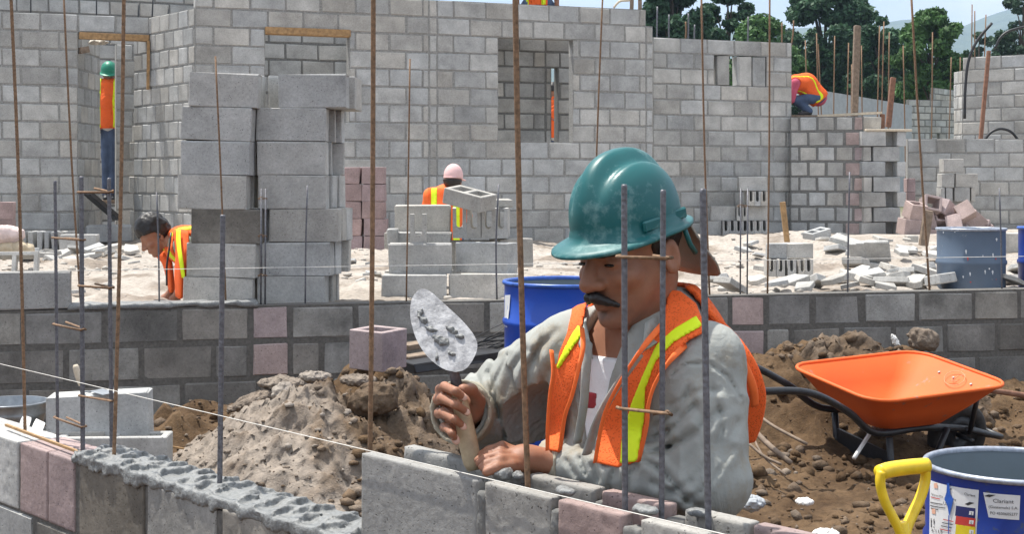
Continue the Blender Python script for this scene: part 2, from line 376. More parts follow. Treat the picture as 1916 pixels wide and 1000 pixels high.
def pit_z(x, y):
    q = np.stack([x, y, 0*x], -1).reshape(-1, 3); n1 = fbm(q*3.1, 3, 3).reshape(x.shape); n2 = fbm(q*11, 4, 5).reshape(x.shape); n3 = fbm(q*34, 3, 9).reshape(x.shape)
    z = -.03+.08*(n1-.5)
    m = np.zeros_like(x)
    for px, py, zz, r, a in ((1450, 700, .36, (.62, .5), .2), (1560, 660, .34, (.9, .42), .25), (1900, 735, .14, (.6, .4), .25), (1420, 820, .10, (.4, .4), 0),
                              (330, 800, .22, (.5, .45), .2), (430, 770, .2, (.55, .4), .2), (760, 750, .24, (.6, .4), .2), (820, 800, .22, (.5, .45), 0), (640, 760, .25, (.5, .4), 0), (705, 700, .40, (.34, .30), 0), (1000, 800, .2, (.9, .5), .1)):
        c = G(px, py, zz*.8); m = np.maximum(m, zz*gauss(x, y, c, r, a))
    z = z+m*(.75+.5*n1); rough = .035+.10*np.clip(m*5, 0, 1)
    return z+rough*(n2-.5)*1.5+.035*(n3-.5), m
pz, pm = pit_z(GX, GY)
u1 = fbm(p3*1.3, 3, 21).reshape(GX.shape); u2 = fbm(p3*9, 4, 25).reshape(GX.shape)
near = np.clip(1-(TT-9)/6, 0, 1)*np.clip((SS+6)/3, 0, 1)
uz = SITE+near*(.20*(u1-.5)*np.clip((TT-.25)/1.2, 0, 1)+.075*(u2-.5))
for px, py, zz, r in ((1500, 470, .14, .9), (1330, 470, .1, .8), (1620, 490, .10, .6), (250, 500, .07, .6), (700, 490, .06, .5)):
    c = G(px, py, SITE); uz = uz+zz*gauss(GX, GY, c, (r, r))*np.clip((TT-.3)/.8, 0, 1)
pitmask = np.clip(1-(TT-.03)/.06, 0, 1)
GZ = pz*pitmask+uz*(1-pitmask); fade = np.clip((SS+3)/1.5, 0, 1)*np.clip((14-SS)/3, 0, 1)*np.clip((TT+12)/4, 0, 1)
GZ = np.where(TT < .05, GZ*fade, GZ)
ns, nt = len(S_), len(T_); I = np.arange(ns*nt).reshape(ns, nt)
gf = np.stack([I[:-1, :-1], I[1:, :-1], I[1:, 1:], I[:-1, 1:]], -1).reshape(-1, 4)
def soil_mat():
    s = NT('site_soil'); at = s.n('ShaderNodeAttribute', attribute_name='soil'); co = s.coord(); n1 = s.noise(2.3, 5, .6, co); n2 = s.noise(28, 6, .7, co); n3 = s.noise(140, 3, .6, co)
    brown = s.mix(s.ramp(n1, [(.3, 0), (.7, 1)]), (.066, .040, .022), (.145, .094, .053)); brown = s.mix(.6, brown, s.mix(1, brown, s.ramp(n2, [(.3, .3), (.72, 1.7)]), 'MULTIPLY'))
    sand = s.mix(s.ramp(n1, [(.3, 0), (.7, 1)]), (.34, .30, .26), (.47, .43, .385)); sand = s.mix(.6, sand, s.mix(1, sand, s.ramp(n2, [(.28, .4), (.6, 1.15)]), 'MULTIPLY'))
    c = s.mix(at.outputs['Fac'], brown, sand)
    far_ = s.n('ShaderNodeAttribute', attribute_name='green'); c = s.mix(far_.outputs['Fac'], c, s.mix(n1, (.05, .075, .025), (.12, .12, .05)))
    return s.done(c, .95, s.bump(s.mix(.35, n2, n3), .7, .02), Specular_IOR_Level=.15)
SOIL = soil_mat()
gm = fast_mesh('ground', np.stack([GX, GY, GZ], -1).reshape(-1, 3), gf, SOIL, True)
u3 = fbm(p3*2.7, 4, 29).reshape(GX.shape); soil = np.clip((TT-.03)/.05, 0, 1)*(.92+.15*(u1-.5))-np.clip((u3-.52)*3.2, 0, .45)*(TT > .1)
at = gm.attributes.new('soil', 'FLOAT', 'POINT'); at.data.foreach_set('value', np.clip(soil, 0, 1).ravel().astype(np.float32))
at = gm.attributes.new('green', 'FLOAT', 'POINT'); at.data.foreach_set('value', np.clip((TT-16)/10, 0, 1).ravel().astype(np.float32))
obj('ground', gm, kind='structure')
def ground_z(x, y):
    q = np.array([x, y])-W2.A; t = float(q@W2.n)
    if t < .06: return float(pit_z(np.array([[x]]), np.array([[y]]))[0][0, 0])
    i = int(np.argmin(abs(S_-float(q@W2.d)))); j = int(np.argmin(abs(T_-t))); return float(GZ[i, j])
# ------------------------------------------------------------------ walls
def line_pts(A, B):
    q = Line.__new__(Line); q.A = np.asarray(A, float)[:2]; q.B = np.asarray(B, float)[:2]; q.d = nrm(q.B-q.A); q.L = np.linalg.norm(q.B-q.A); q.n = np.array([-q.d[1], q.d[0]]); return q
# foundation wall across the pit
def jl(px, ln): return [(ln.s_px(x), t) for x, t in px]
jt = {4: jl([(-250, ''), (-100, ''), (44, ''), (196, ''), (337, ''), (468, 'p'), (543, ''), (665, ''), (790, ''), (911, ''), (1030, ''), (1148, ''), (1262, ''), (1366, 'p'), (1433, ''), (1521, ''), (1617, ''), (1716, ''), (1822, ''), (1907, ''), (2010, ''), (2110, ''), (2220, '')], W2),
      3: jl([(-250, ''), (-20, ''), (124, ''), (264, ''), (400, ''), (468, 'p'), (543, ''), (602, ''), (735, ''), (858, ''), (980, ''), (1095, ''), (1205, ''), (1310, ''), (1366, 'p'), (1433, ''), (1480, ''), (1575, ''), (1672, ''), (1769, ''), (1866, ''), (1960, ''), (2060, ''), (2220, '')], W2)}
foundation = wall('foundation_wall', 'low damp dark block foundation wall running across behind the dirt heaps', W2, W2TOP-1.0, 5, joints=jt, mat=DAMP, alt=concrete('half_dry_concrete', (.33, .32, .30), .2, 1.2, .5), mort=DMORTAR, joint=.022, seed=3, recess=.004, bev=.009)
# main back wall
sm = MAIN.s_px
wall('back_wall', 'long tall grey block wall with two window openings behind the pink-capped man', MAIN, ZB, 14,
     segs=[(0, sm(803)), (sm(803), sm(818)), (sm(818), sm(1209)), (sm(1209), MAIN.L)], openings=[(sm(497), sm(653), 7, 12), (sm(933), sm(1072), 6, 12)], seed=1,
     lim=lambda k: (0, MAIN.L if k < 13 else sm(1209)), pitch=.39)
wall('left_wall', 'grey block wall with a doorway beside the rubble and sacks', LEFT, ZB, 13, openings=[(LEFT.s_px(147), LEFT.L, 0, 12)], seed=2, phase=1)
RET = Line(280, 165.5, 365, 175.45); RET = line_pts(RET.A-RET.d*.45, RET.B)
wall('return_wall', 'short return wall of pale blocks between the doorway and the tall stack of blocks', RET, ZB, 13, seed=4, pitch=.24, s1=RET.L-.02)
dj = LEFT.pt(LEFT.s_px(147)+.01, .15)
wall('inner_cross_wall', 'pale block wall end running back inside the left doorway', line_pts(dj, dj+np.array([.0, .88])), ZB, 12, seed=5, pitch=.26)
IN1 = shifted(LEFT, 1.25); a = IN1.s_px(217); b = IN1.s_px(300)
wall('inner_room_wall', 'inner room wall seen through the left doorway beside the green-helmeted worker', IN1, ZB, 12, seed=6, s0=a, s1=b, segs=[(a, b)])
REAR = shifted(LEFT, 3.6); a = REAR.s_px(-120); b = REAR.s_px(420)
wall('rear_wall', 'higher block wall with dark joints rising behind the left wall', REAR, ZB, 18, seed=7, s0=a, s1=b, segs=[(a, b)], joint=.022, mort=MORTAR)
IN2 = shifted(MAIN, 1.55); a = IN2.s_px(440); b = IN2.s_px(1120)
wall('inner_back_wall', 'inner room wall with dark joints seen through the two back window openings', IN2, ZB, 13, seed=8, s0=a, s1=b, segs=[(a, IN2.s_px(1021)), (IN2.s_px(1021), b)], openings=[(IN2.s_px(1032.5), IN2.s_px(1043.5), 3, 11)], joint=.022, mort=MORTAR)
sr = RIGHT.s_px
RW_ = wall('slot_wall', 'grey block wall with upright blocks set into a slot beneath its top course', RIGHT, ZB, 13, openings=[(sr(1337), sr(1434), 10, 12)], seed=9)
for x0, x1 in ((1342, 1365), (1383, 1406), (1409, 1432)):
    a, b = sr(x0), sr(x1); obj('upright_block', block_mesh(b-a, .385, .14, BACKG, 1), RW_, ((a+b)/2, .07, 10.98*.2), (0, 0, 0))
jb = sr(1377); obj('upright_block', block_mesh(.03, .385, .14, BACKG, 1), RW_, (jb+.045, .08, 10.98*.2))
CW = Line(1478, 140.6, 1616, 142.5)
wall('corner_wall', 'lower mortar-smeared wall with pink quoin blocks beneath the crouching worker', CW, ZB, 8, seed=10, joint=.022, pitch=.235, pinks=[(CW.s_px(1586), CW.s_px(1620))], lim=lambda k: (0, CW.L if k < 8 else CW.L), mort=MORTAR, bev=.012)
# toothed pier with open gaps
PR = Line(1611, 143, 1700, 142); pier = thing('block_pier', 'toothed pier of alternating grey blocks with open dark gaps', 'pier', (*PR.A, H+ZB), math.atan2(PR.d[1], PR.d[0]))
for k in range(7):
    z = k*.2+.098; sp = PR.s_px
    for x0, x1 in (((1613, 1657), (1679, 1695)) if k % 2 == 0 else ((1617, 1631), (1635, 1684))):
        a, b = sp(x0), sp(x1); obj('block', block_mesh(b-a, .192, .14, BACKG, k % 3), pier, ((a+b)/2, .07+random.uniform(-.01, .01), z), (0, 0, random.uniform(-.03, .03)))
    a, b = sp(1616), sp(1694); obj('block', block_mesh(b-a, .192, .13, BACKG, 0), pier, ((a+b)/2, .235, z))
cp = obj('cap_board', bm_mesh(box_bm((sp(1620), -.03, 0), (sp(1705), .3, .03), .004), 'cap_board', PALEW), pier, (0, 0, 7*.2-.004))
# long low wall on the right and the upper house behind it
LW = Line(1698, 133.5, 2250, 135)
wall('long_low_wall', 'long low grey block wall behind the pink rubble heap', LW, -.82, 7, seed=12, joint=.016)
UH = Line(1801, 121, 2300, 135)
wall('upper_house_wall', 'pale stepped house wall rising above the long low wall under airy trees', UH, -.5, 12, seed=13)
UL = line_pts(J(1784, CY, 119)[:2], UH.A-UH.d*.005)
wall('stepped_wall_end', 'narrow stepped end wall joined to the pale upper house', UL, -.5, 11, seed=14, pitch=.2)
FWD = Line(1700, 63, 1790, 62)
wall('far_block_wall', 'far hazy block wall with a dark doorway below the round tree', FWD, -1.0, 17, seed=15, openings=[(FWD.s_px(1740), FWD.s_px(1758), 5, 12)], mort=MORTAR, joint=.03)
FW2 = Line(1742, 58, 1790, 56)
wall('far_gable_wall', 'small far block wall rising behind the far doorway wall', FW2, -1.0, 20, seed=16, mort=MORTAR, joint=.03, lim=lambda k: (max(0, (k-15)*.07), FW2.L))
# far plastered wall with a sloping top
A3, B3 = J(1500, 163, 74), J(1706, 197, 66); zlo = H-1.2
v = [A3, B3, [B3[0], B3[1], zlo], [A3[0], A3[1], zlo]]; v = [np.array(q) for q in v]; bk = np.array([.05, .2, 0])
far_plaster = mesh('plastered_wall', v+[q+bk for q in v], [(0, 3, 2, 1), (4, 5, 6, 7), (0, 1, 5, 4), (1, 2, 6, 5), (2, 3, 7, 6), (3, 0, 4, 7)], simple('grey_render', (.34, .36, .38), .9, 8, .12, .2))
obj('plastered_wall', far_plaster, label='long smooth grey plastered wall with a sloping top in front of the trees', cat='wall')

# ------------------------------------------------------------------ timber at the openings
def beam(name, a, b, wid, th, mat, label, cat='timber', group=None, up=(0, 0, 1)):
    a = np.asarray(a, float); b = np.asarray(b, float); d = b-a; L = np.linalg.norm(d); d = d/L; s = np.cross(d, up); s = nrm(s) if np.linalg.norm(s) > 1e-3 else np.array([1., 0, 0]); u = np.cross(s, d)
    bm = box_bm((0, -wid/2, -th/2), (L, wid/2, th/2), min(wid, th)*.1); M = Matrix((tuple(d), tuple(s), tuple(u))).transposed()
    rr = random.Random(int(L*1e4))
    for q in bm.verts: q.co += Vector((rr.uniform(-.004, .004), rr.uniform(-1, 1)*wid*.04, rr.uniform(-1, 1)*th*.05))
    o = obj(name, bm_mesh(bm, name, mat), None, a, label=label, cat=cat, group=group); o.rotation_euler = M.to_euler(); return o
def on(ln, x, z, w): p = ln.pt(ln.s_px(x), w); return np.array([p[0], p[1], H+z])
beam('lintel_board', on(MAIN, 496, 1.625, .02), on(MAIN, 655, 1.625, .02), .1, .085, WOOD, 'timber lintel board over the window opening above the tall stack')
beam('lintel_board', on(LEFT, 148, 1.605, .02), on(LEFT, 279, 1.605, .02), .1, .075, WOOD, 'timber lintel board over the left doorway')
beam('hanging_batten', on(LEFT, 277, 1.57, -.03), on(LEFT, 276, 1.02, -.03), .04, .03, WOOD, 'thin timber batten hanging down from the doorway lintel')
beam('door_board', on(LEFT, 149, 1.44, .02), on(LEFT, 166, 1.46, .05), .1, .07, WOODG, 'short splintered board sticking out at the doorway corner')
# torn plastic in the doorway
def rag_mesh(c, r, seed, mat, name):
    return sdf_mesh(lambda p: ell(p, c, r)+2.2*min(r)*(fbm(p*22, 3, seed)-.47), np.array(c)-np.array(r)*1.5, np.array(c)+np.array(r)*1.5, min(r)/3.2, name, mat)
CLOTHW = simple('dirty_sacking', (.6, .55, .47), .9, 20, .3, .3, .01)
c = on(LEFT, 196, 1.5, .25); obj('torn_sacking', rag_mesh(c+[-.03, 0, .06], (.12, .05, .028), 4, CLOTHW, 'torn_sacking'), label='torn white sacking hanging under the doorway lintel', cat='sacking')
for i, (px, kk, dx) in enumerate(((250, 7, .0), (252, 6, .03), (249, 5, .0), (253, 4, .04), (250, 3, .0), (251, 2, .03))):
    p = IN1.pt(IN1.s_px(px), -.5); obj('concrete_block', block_mesh(.22, .19, .1, BACKG, i % 3), None, (p[0]+dx, p[1], H+ZB+.1+.2*(i+1)-.0), (0, 0, .35+.1*(i % 2)), 'rough block in the narrow stack just inside the left doorway', 'block', 'blocks stacked inside the doorway')
p = IN1.pt(IN1.s_px(250), -.5); obj('concrete_block', block_mesh(.24, .19, .12, BACKG, 0), None, (p[0], p[1], H+ZB+.1), (0, 0, .3), 'rough block in the narrow stack just inside the left doorway', 'block', 'blocks stacked inside the doorway')
beam('leaning_chute', on(LEFT, 157, -.14, -.35), on(LEFT, 214, -.43, -.30), .28, .05, BLACKP, 'dark plank chute sloping down in front of the left doorway', 'plank')
beam('door_sill_block', on(LEFT, 160, -.6, -.05), on(LEFT, 245, -.6, -.05), .2, .2, GREY, 'long grey concrete sill slab lying in the left doorway', 'slab')
beam('timber_stake', G(302, 452, SITE)+[0, 3.0, 0], G(302, 452, SITE)+[0.0, 3.0, .58], .05, .05, WOOD, 'round timber stake standing behind the boy', 'stake', up=(0, 1, 0))
# posts on the right
beam('timber_post', J(1598, 243, 139), J(1604, 48, 139), .085, .085, WOODG, 'tall weathered timber post rising from the corner wall', 'post', up=(0, 1, 0))
beam('timber_post', J(1662, 238, 136), J(1671, 145, 136), .07, .07, simple('red_timber', (.22, .11, .07), .85, 25, .3, .3), 'short reddish timber post behind the pier', 'post', up=(0, 1, 0))
beam('timber_pole', J(1822, 400, 133), J(1850, 95, 133), .05, .05, MATS['red_timber'], 'long reddish pole leaning against the long low wall', 'pole', up=(0, 1, 0))
beam('form_board', J(1530, 217, 139.5), J(1650, 211, 140.5), .12, .03, PALEW, 'pale board laid along the top of the corner wall', 'board')
beam('form_board', J(1651, 214, 140), J(1651, 240, 140), .06, .05, MATS['red_timber'], 'short brown upright board at the end of the corner wall', 'board', up=(0, 1, 0))
obj('concrete_block', block_mesh(.31, .18, .14, BACKG, 1), None, J(1627, 231, 141)+[0, .07, .0], (0, 0, .02), 'single grey block sitting on top of the toothed pier', 'block')
beam('timber_stake', G(1474, 463, SITE+.1), G(1474, 463, SITE+.1)+[-.05, 0, .42], .05, .045, WOOD, 'crooked timber stake standing in the sand near the corner wall', 'stake', up=(0, 1, 0))
beam('timber_stake', G(1728, 460, SITE+.05), G(1728, 460, SITE+.05)+[.05, 0, .36], .09, .05, WOODG, 'split timber stake standing before the pink rubble', 'stake', up=(0, 1, 0))

# ------------------------------------------------------------------ trees and hills
BARK = simple('tree_bark', (.09, .07, .055), .95, 12, .3, .6, .02)
def leafmat(name, c):
    s = NT(name); oi = s.n('ShaderNodeNewGeometry'); n = s.noise(1.1, 3, .6); col = s.mix(s.ramp(n, [(.3, 0), (.7, 1)]), [x*.6 for x in c], [x*1.45 for x in c]); col = s.mix(.5, col, s.mix(1, col, s.ramp(oi.outputs['Random Per Island'], [(0, .5), (1, 1.5)]), 'MULTIPLY'))
    tr = s.n('ShaderNodeBsdfTranslucent'); s.l(col, tr.inputs[0]); ms = s.n('ShaderNodeMixShader'); ms.inputs[0].default_value = .25; out = s.t.nodes['Material Output']; m = s.done(col, .6, Specular_IOR_Level=.25)
    s.l(s.b.outputs[0], ms.inputs[1]); s.l(tr.outputs[0], ms.inputs[2]); s.l(ms.outputs[0], out.inputs[0]); return m
LEAF = [leafmat('dark_leaf', (.05, .105, .055)), leafmat('green_leaf', (.075, .15, .05)), leafmat('airy_leaf', (.055, .10, .06))]
def tree(name, label, px, P, ybase, ytop, wpx, mat, clumps, dens, leaf=.14, seed=0, low=.3, shape=1.0, group='trees beyond the building plot'):
    rr = np.random.default_rng(seed); b = J(px, ybase, P); top = J(px, ytop, P); hgt = top[2]-b[2]; rad = wpx/P/2
    root = thing(name, label, 'tree', b, 0, group); V = []; Fc = []; cc = []
    for i in range(clumps):
        u = rr.uniform(low, 1)**.85; a = rr.uniform(0, 6.28); env = (math.sin(min(1, (u-low)/(1-low)*.93+.07)*math.pi)**.55)*shape+(1-shape)*(1-u); r = rad*env*math.sqrt(rr.uniform(.15, 1)); cc.append((np.array([r*math.cos(a), r*math.sin(a), hgt*u]), rad*rr.uniform(.16, .34)))
    tv = tube([(0, 0, -.3), (.03*hgt*.1, 0, hgt*.35), (-.02*hgt*.1, .02, hgt*.65), (0, 0, hgt*.93)], [hgt*.028, hgt*.02, hgt*.012, hgt*.004], 7)
    limbs = [tv]
    for c, r in cc[::3]:
        z = max(hgt*low*.6, c[2]*.6); limbs.append(tube(smoothpath([(0, 0, z), c*[.5, .5, .85]+[0, 0, z*.1], c], 3), [hgt*.008, hgt*.006, hgt*.005, hgt*.004, hgt*.003, hgt*.002, hgt*.0015], 4))
    obj('trunk', mesh('trunk', *join(*limbs), BARK), root)
    n = int(dens*1.7); leaf = leaf*.8; per = np.array([r**2 for _, r in cc]); per = per/per.sum(); k = rr.choice(len(cc), n, p=per); ctr = np.array([c for c, _ in cc])[k]; rd = np.array([r for _, r in cc])[k]
    d = rr.normal(size=(n, 3)); d /= np.linalg.norm(d, axis=1)[:, None]; pos = ctr+d*(rd*rr.uniform(.35, 1.08, n)**.6)[:, None]*[1, 1, .72]
    nr = rr.normal(size=(n, 3))+d*.6+[0, 0, .5]; nr /= np.linalg.norm(nr, axis=1)[:, None]; t1 = np.cross(nr, rr.normal(size=(n, 3))); t1 /= np.linalg.norm(t1, axis=1)[:, None]; t2 = np.cross(nr, t1)
    sz = leaf*rr.uniform(.6, 1.3, n)[:, None]; q = np.stack([pos-t1*sz, pos+t2*sz*.55, pos+t1*sz, pos-t2*sz*.55], 1).reshape(-1, 3)
    obj('crown', fast_mesh('crown', q, np.arange(4*n).reshape(n, 4), mat), root)
tree('conifer_tree', 'dense dark conifer behind the gap beside the tall back wall', 1258, 48, 330, -60, 165, LEAF[0], 80, 15000, .16, 1, .12, .75)
tree('slender_tree', 'slender tree with open branches and sky gaps above the slot wall', 1362, 46, 330, -20, 115, LEAF[0], 42, 6500, .14, 2, .45)
tree('bushy_tree', 'bright bushy lower tree above the slot wall', 1425, 50, 330, 45, 170, LEAF[1], 45, 9000, .13, 3, .3)
tree('tall_tree', 'tall broad dark tree above the crouching worker', 1545, 42, 330, -25, 190, LEAF[0], 80, 14000, .16, 4, .3)
tree('dark_tree', 'dark dense tree between the tall broad tree and the round one', 1650, 45, 330, 38, 130, LEAF[0], 60, 11000, .14, 5, .2)
tree('round_tree', 'rounded green tree with sunlit top and bare trunk forks', 1743, 50, 330, 25, 140, LEAF[1], 60, 10000, .13, 6, .42)
tree('shade_tree', 'low dark tree filling in under the round tree', 1700, 40, 330, 110, 190, LEAF[0], 60, 10000, .17, 7, .1)
tree('shade_tree', 'low dark tree filling in behind the crouching worker', 1530, 40, 330, 105, 190, LEAF[0], 60, 9000, .17, 8, .1)
tree('shade_tree', 'low dark tree filling in behind the tall timber post', 1615, 39, 330, 95, 190, LEAF[0], 60, 10000, .17, 9, .1)
tree('airy_tree', 'tall airy tree with fine branches over the upper house wall', 1915, 42, 330, -15, 110, LEAF[2], 36, 4200, .11, 10, .45)
tree('airy_tree', 'small airy tree above the upper house wall beside the bent black pipe', 1832, 36, 330, 62, 60, LEAF[2], 22, 1800, .11, 11, .5)
tree('airy_tree', 'low spreading airy tree over the upper house wall between two others', 1868, 34, 330, 62, 75, LEAF[2], 26, 2400, .12, 12, .4)
# hills
hx = np.linspace(-2600, 4200, 240); hy = np.linspace(0, 1, 26); HX, HU = np.meshgrid(hx, hy, indexing='ij')
Yh = 2300.0; Ph = F/Yh; hp = (HX*Ph+CX)
ridge = np.interp(hp.ravel(), [-3000, -800, 300, 1000, 1500, 1640, 1690, 1740, 1800, 1860, 1916, 2100, 2600, 5000], [150, 120, 90, 70, 52, 42, 36, 62, 52, 28, 12, -15, 60, 120]).reshape(HX.shape)
hq = np.stack([HX/260, HU*4, 0*HX], -1).reshape(-1, 3); hn = (fbm(hq, 4, 31).reshape(HX.shape)-.5)
HZ = H+((CY-ridge)/Ph)*(1-(1-HU)**1.6)+hn*26*HU; HY = Yh-900*(1-HU)+hn*120
I = np.arange(HX.size).reshape(HX.shape); hf = np.stack([I[:-1, :-1], I[1:, :-1], I[1:, 1:], I[:-1, 1:]], -1).reshape(-1, 4)
hs = NT('wooded_hill'); hn1 = hs.noise(.02, 6, .7); HILL = hs.done(hs.mix(hs.ramp(hn1, [(.35, 0), (.65, 1)]), (.03, .06, .03), (.08, .11, .05)), .95, hs.bump(hn1, 1, 12))
obj('hills', fast_mesh('hills', np.stack([HX, HY, HZ-2], -1).reshape(-1, 3), hf, HILL, True), kind='structure')
# ------------------------------------------------------------------ the wall being built, right in front
fgr = math.atan2(FG.d[1], FG.d[0]); FT = .135
new_wall = thing('new_wall', 'unfinished block wall with fresh mortar and vertical bars in front of the mason', 'wall', (*FG.A, 0), fgr)
fs = FG.s_px
def chipped(L, h, T, mat, seed, trough=False, res=.0048):
    off = np.array([seed*3.7, seed*1.3, seed*.7], np.float32)
    def fn(p):
        d = rbox(p, (0, 0, 0), (L/2, T/2, h/2), .0015)
        if trough: d = smax(d, -rbox(p, (0, .0, h/2), (L, T/2-.032, h*.62), .02), .006)
        edge = fbm((p+off)*38, 3, seed); big = fbm((p+off)*11, 2, seed+5)
        return d+.005*np.clip(edge-.5, 0, 1)+.007*np.clip(big-.6, 0, 1)
    return sdf_mesh(fn, (-L/2-.012, -T/2-.012, -h/2-.012), (L/2+.012, T/2+.012, h/2+.012), res, 'block', mat)
FGREY = concrete('pitted_grey_concrete', (.325, .318, .305), .1, 1.5, .2); FDARK = concrete('dirty_dark_concrete', (.2, .18, .155), .1, 1, .3); FPINK = concrete('pale_pink_concrete', (.46, .375, .365), .08, .8, .12); FPINKM = concrete('mauve_pink_concrete', (.34, .258, .245), .08, 1.1, .18)
cores = []
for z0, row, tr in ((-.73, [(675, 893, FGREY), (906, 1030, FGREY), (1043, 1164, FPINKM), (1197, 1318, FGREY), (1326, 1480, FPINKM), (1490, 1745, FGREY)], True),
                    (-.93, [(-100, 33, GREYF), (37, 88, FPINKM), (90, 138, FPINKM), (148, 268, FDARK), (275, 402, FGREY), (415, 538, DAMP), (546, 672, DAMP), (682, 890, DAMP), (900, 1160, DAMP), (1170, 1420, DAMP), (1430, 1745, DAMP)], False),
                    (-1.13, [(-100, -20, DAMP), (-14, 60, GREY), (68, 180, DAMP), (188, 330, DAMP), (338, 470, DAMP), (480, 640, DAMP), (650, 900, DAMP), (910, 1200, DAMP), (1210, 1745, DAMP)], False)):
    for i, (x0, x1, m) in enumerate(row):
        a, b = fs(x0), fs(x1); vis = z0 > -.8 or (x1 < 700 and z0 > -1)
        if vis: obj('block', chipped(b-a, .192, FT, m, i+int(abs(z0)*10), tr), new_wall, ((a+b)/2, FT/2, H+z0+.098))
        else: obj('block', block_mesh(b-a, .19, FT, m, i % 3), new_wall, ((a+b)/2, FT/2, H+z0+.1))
cores.append(box_core((fs(-98), .006, .0), (fs(1740), FT-.006, H-.745)))
obj('mortar_core', mesh('mortar_core', *join(*cores), DMORTAR), new_wall)
for x0, x1 in ((891, 908), (1028, 1045), (1162, 1199), (1316, 1328)):
    a, b = fs(x0), fs(x1); sd = int(x0)
    obj('mortar_joint', sdf_mesh(lambda p: np.minimum(rbox(p, (0, -FT/2+.016, -.012), ((b-a)/2, .017, .092), .004), rbox(p, (0, FT/2-.016, -.012), ((b-a)/2, .016, .09), .004))+.005*(fbm(p*45, 3, sd)-.5), (-(b-a)/2-.01, -FT/2-.012, -.12), ((b-a)/2+.01, FT/2+.012, .1), .005, 'mortar_joint', MORTAR), new_wall, ((a+b)/2, FT/2, H-.73+.096))
# furrowed wet mortar bed on the lower course
a0, a1 = fs(141), fs(676)
def bed(p):
    nz1 = fbm(p*[9, 9, 0], 3, 21)-.5; nz2 = fbm(p*[42, 42, 42], 3, 22)-.5; q0 = p[:, 0]+.10*nz1+.02*nz2; q1 = p[:, 1]+.05*nz1; hgt = np.full(len(p), .014, np.float32)
    for wc, ph, per in ((.030, 0, .088), (.098, .45, .080), (.066, .2, .11)):
        f_ = np.mod(q0/per+ph, 1); cx_ = 1-((q1-wc)/.044)**2; hgt = np.maximum(hgt, (.010+.020*f_**1.1)*np.clip(cx_, 0, 1)**.4)
    d = (p[:, 2]-hgt)*.75+.015*nz2*np.clip(hgt*40, .3, 1); d = np.maximum(d, np.abs(p[:, 1]-FT/2)-FT/2-.004-.014*(nz1+nz2)); d = np.maximum(d, -p[:, 2]-.014-.03*np.clip(nz2+nz1*.6, -.1, .4)*(p[:, 1] < .02)); d = np.maximum(d, np.abs(p[:, 0]-(a0+a1)/2)-(a1-a0)/2-.01*nz2)
    return d
obj('mortar_bed', sdf_mesh(bed, (a0-.03, -.03, -.05), (a1+.03, FT+.03, .06), .0048, 'mortar_bed', WET), new_wall, (0, 0, H-.73))
def lump(name, ln_s, w, z, r, seed, mat=MORTAR, par=new_wall, res=.003):
    obj(name, sdf_mesh(lambda p: ell(p, (0, 0, 0), r)+1.5*min(r)*(fbm(p*85, 4, seed, .65)-.40), -np.array(r)*1.5, np.array(r)*1.5, res, name, mat), par, (ln_s, w, z))
for i, (x, w, dz, r) in enumerate(((905, .045, .003, (.022, .018, .011)), (922, .06, .0, (.014, .014, .008)), (1034, .03, .002, (.024, .016, .008)), (1182, .03, .001, (.028, .016, .008)), (1232, .095, -.004, (.026, .014, .009)), (142, .01, -.2, (.028, .02, .02)))): lump('mortar_lump', fs(x), w, H-.53+dz, r, i, WET)
# wet mortar on the foundation wall
a2, b2 = W2.s_px(128), W2.s_px(482)
obj('mortar_bed', sdf_mesh(lambda p: rbox(p, ((a2+b2)/2, .068, .008), ((b2-a2)/2, .078, .016), .012)+.030*(fbm(p*[16, 16, 20], 4, 3)-.5), (a2-.03, -.05, -.04), (b2+.03, .19, .07), .009, 'mortar_bed', WET), foundation, (0, 0, 1.0))
# ------------------------------------------------------------------ reinforcing bars
def ribbed(a, b, r, mat, bend=0, seed=0):
    a = np.asarray(a, float); b = np.asarray(b, float); L = np.linalg.norm(b-a); n = int(L/.0034); t = np.linspace(0, 1, n); rr = random.Random(seed); sd = np.array([rr.uniform(-1, 1), rr.uniform(-1, 1), 0])*bend
    c = a+(b-a)*t[:, None]+sd*(np.sin(math.pi*t)[:, None]); k = 10; an = np.arange(k)*2*math.pi/k; s = (t*L)[:, None]; rad = r*(1+.17*np.maximum(0, np.cos(2*math.pi*(s/.0105)+an*1.0))**2*(np.abs(np.sin(an)) > .2))
    rad[0] *= .8; rad[-1] *= .8
    d = nrm(b-a); u = nrm(np.cross(d, [0, 1, .01])); w = np.cross(d, u); v = c[:, None, :]+rad[..., None]*(np.cos(an)[:, None]*u+np.sin(an)[:, None]*w)
    I = np.arange(n*k).reshape(n, k); f = np.stack([I[:-1], np.roll(I[:-1], -1, 1), np.roll(I[1:], -1, 1), I[1:]], -1).reshape(-1, 4)
    caps = [tuple(I[0][::-1]), tuple(I[-1])]; me = bpy.data.meshes.new('rebar'); me.from_pydata(v.reshape(-1, 3).tolist(), [], f.tolist()+caps); me.materials.append(mat); me.polygons.foreach_set('use_smooth', [True]*len(me.polygons)); return me
def fg_at(x, y, w, z=None):                                              # a bar foot on the new wall
    p = FG.pt(fs(x)+0, w); P = F/p[1]; return P
def fbar(x0, y0, x1, y1, w, r, mat, label, parent=None, bend=0, zf=-.735):
    # foot under pixel x1 inside the wall at depth w, head at pixel (x0,y0)
    t = np.array([(x1-CX)/F, 1.0]); c = FG.n@FG.A+w; Y = c/(FG.n@t); P = F/Y; foot = np.array([t[0]*Y, Y, H+zf]); head = J(x0, y0, P)
    if y0 <= 0: head = head+(head-foot)*.08
    me = ribbed(foot, head, r, mat, bend, int(x0))
    return obj('rebar', me, parent, (0, 0, 0), label=None if parent else label, cat=None if parent else 'rebar'), foot, head
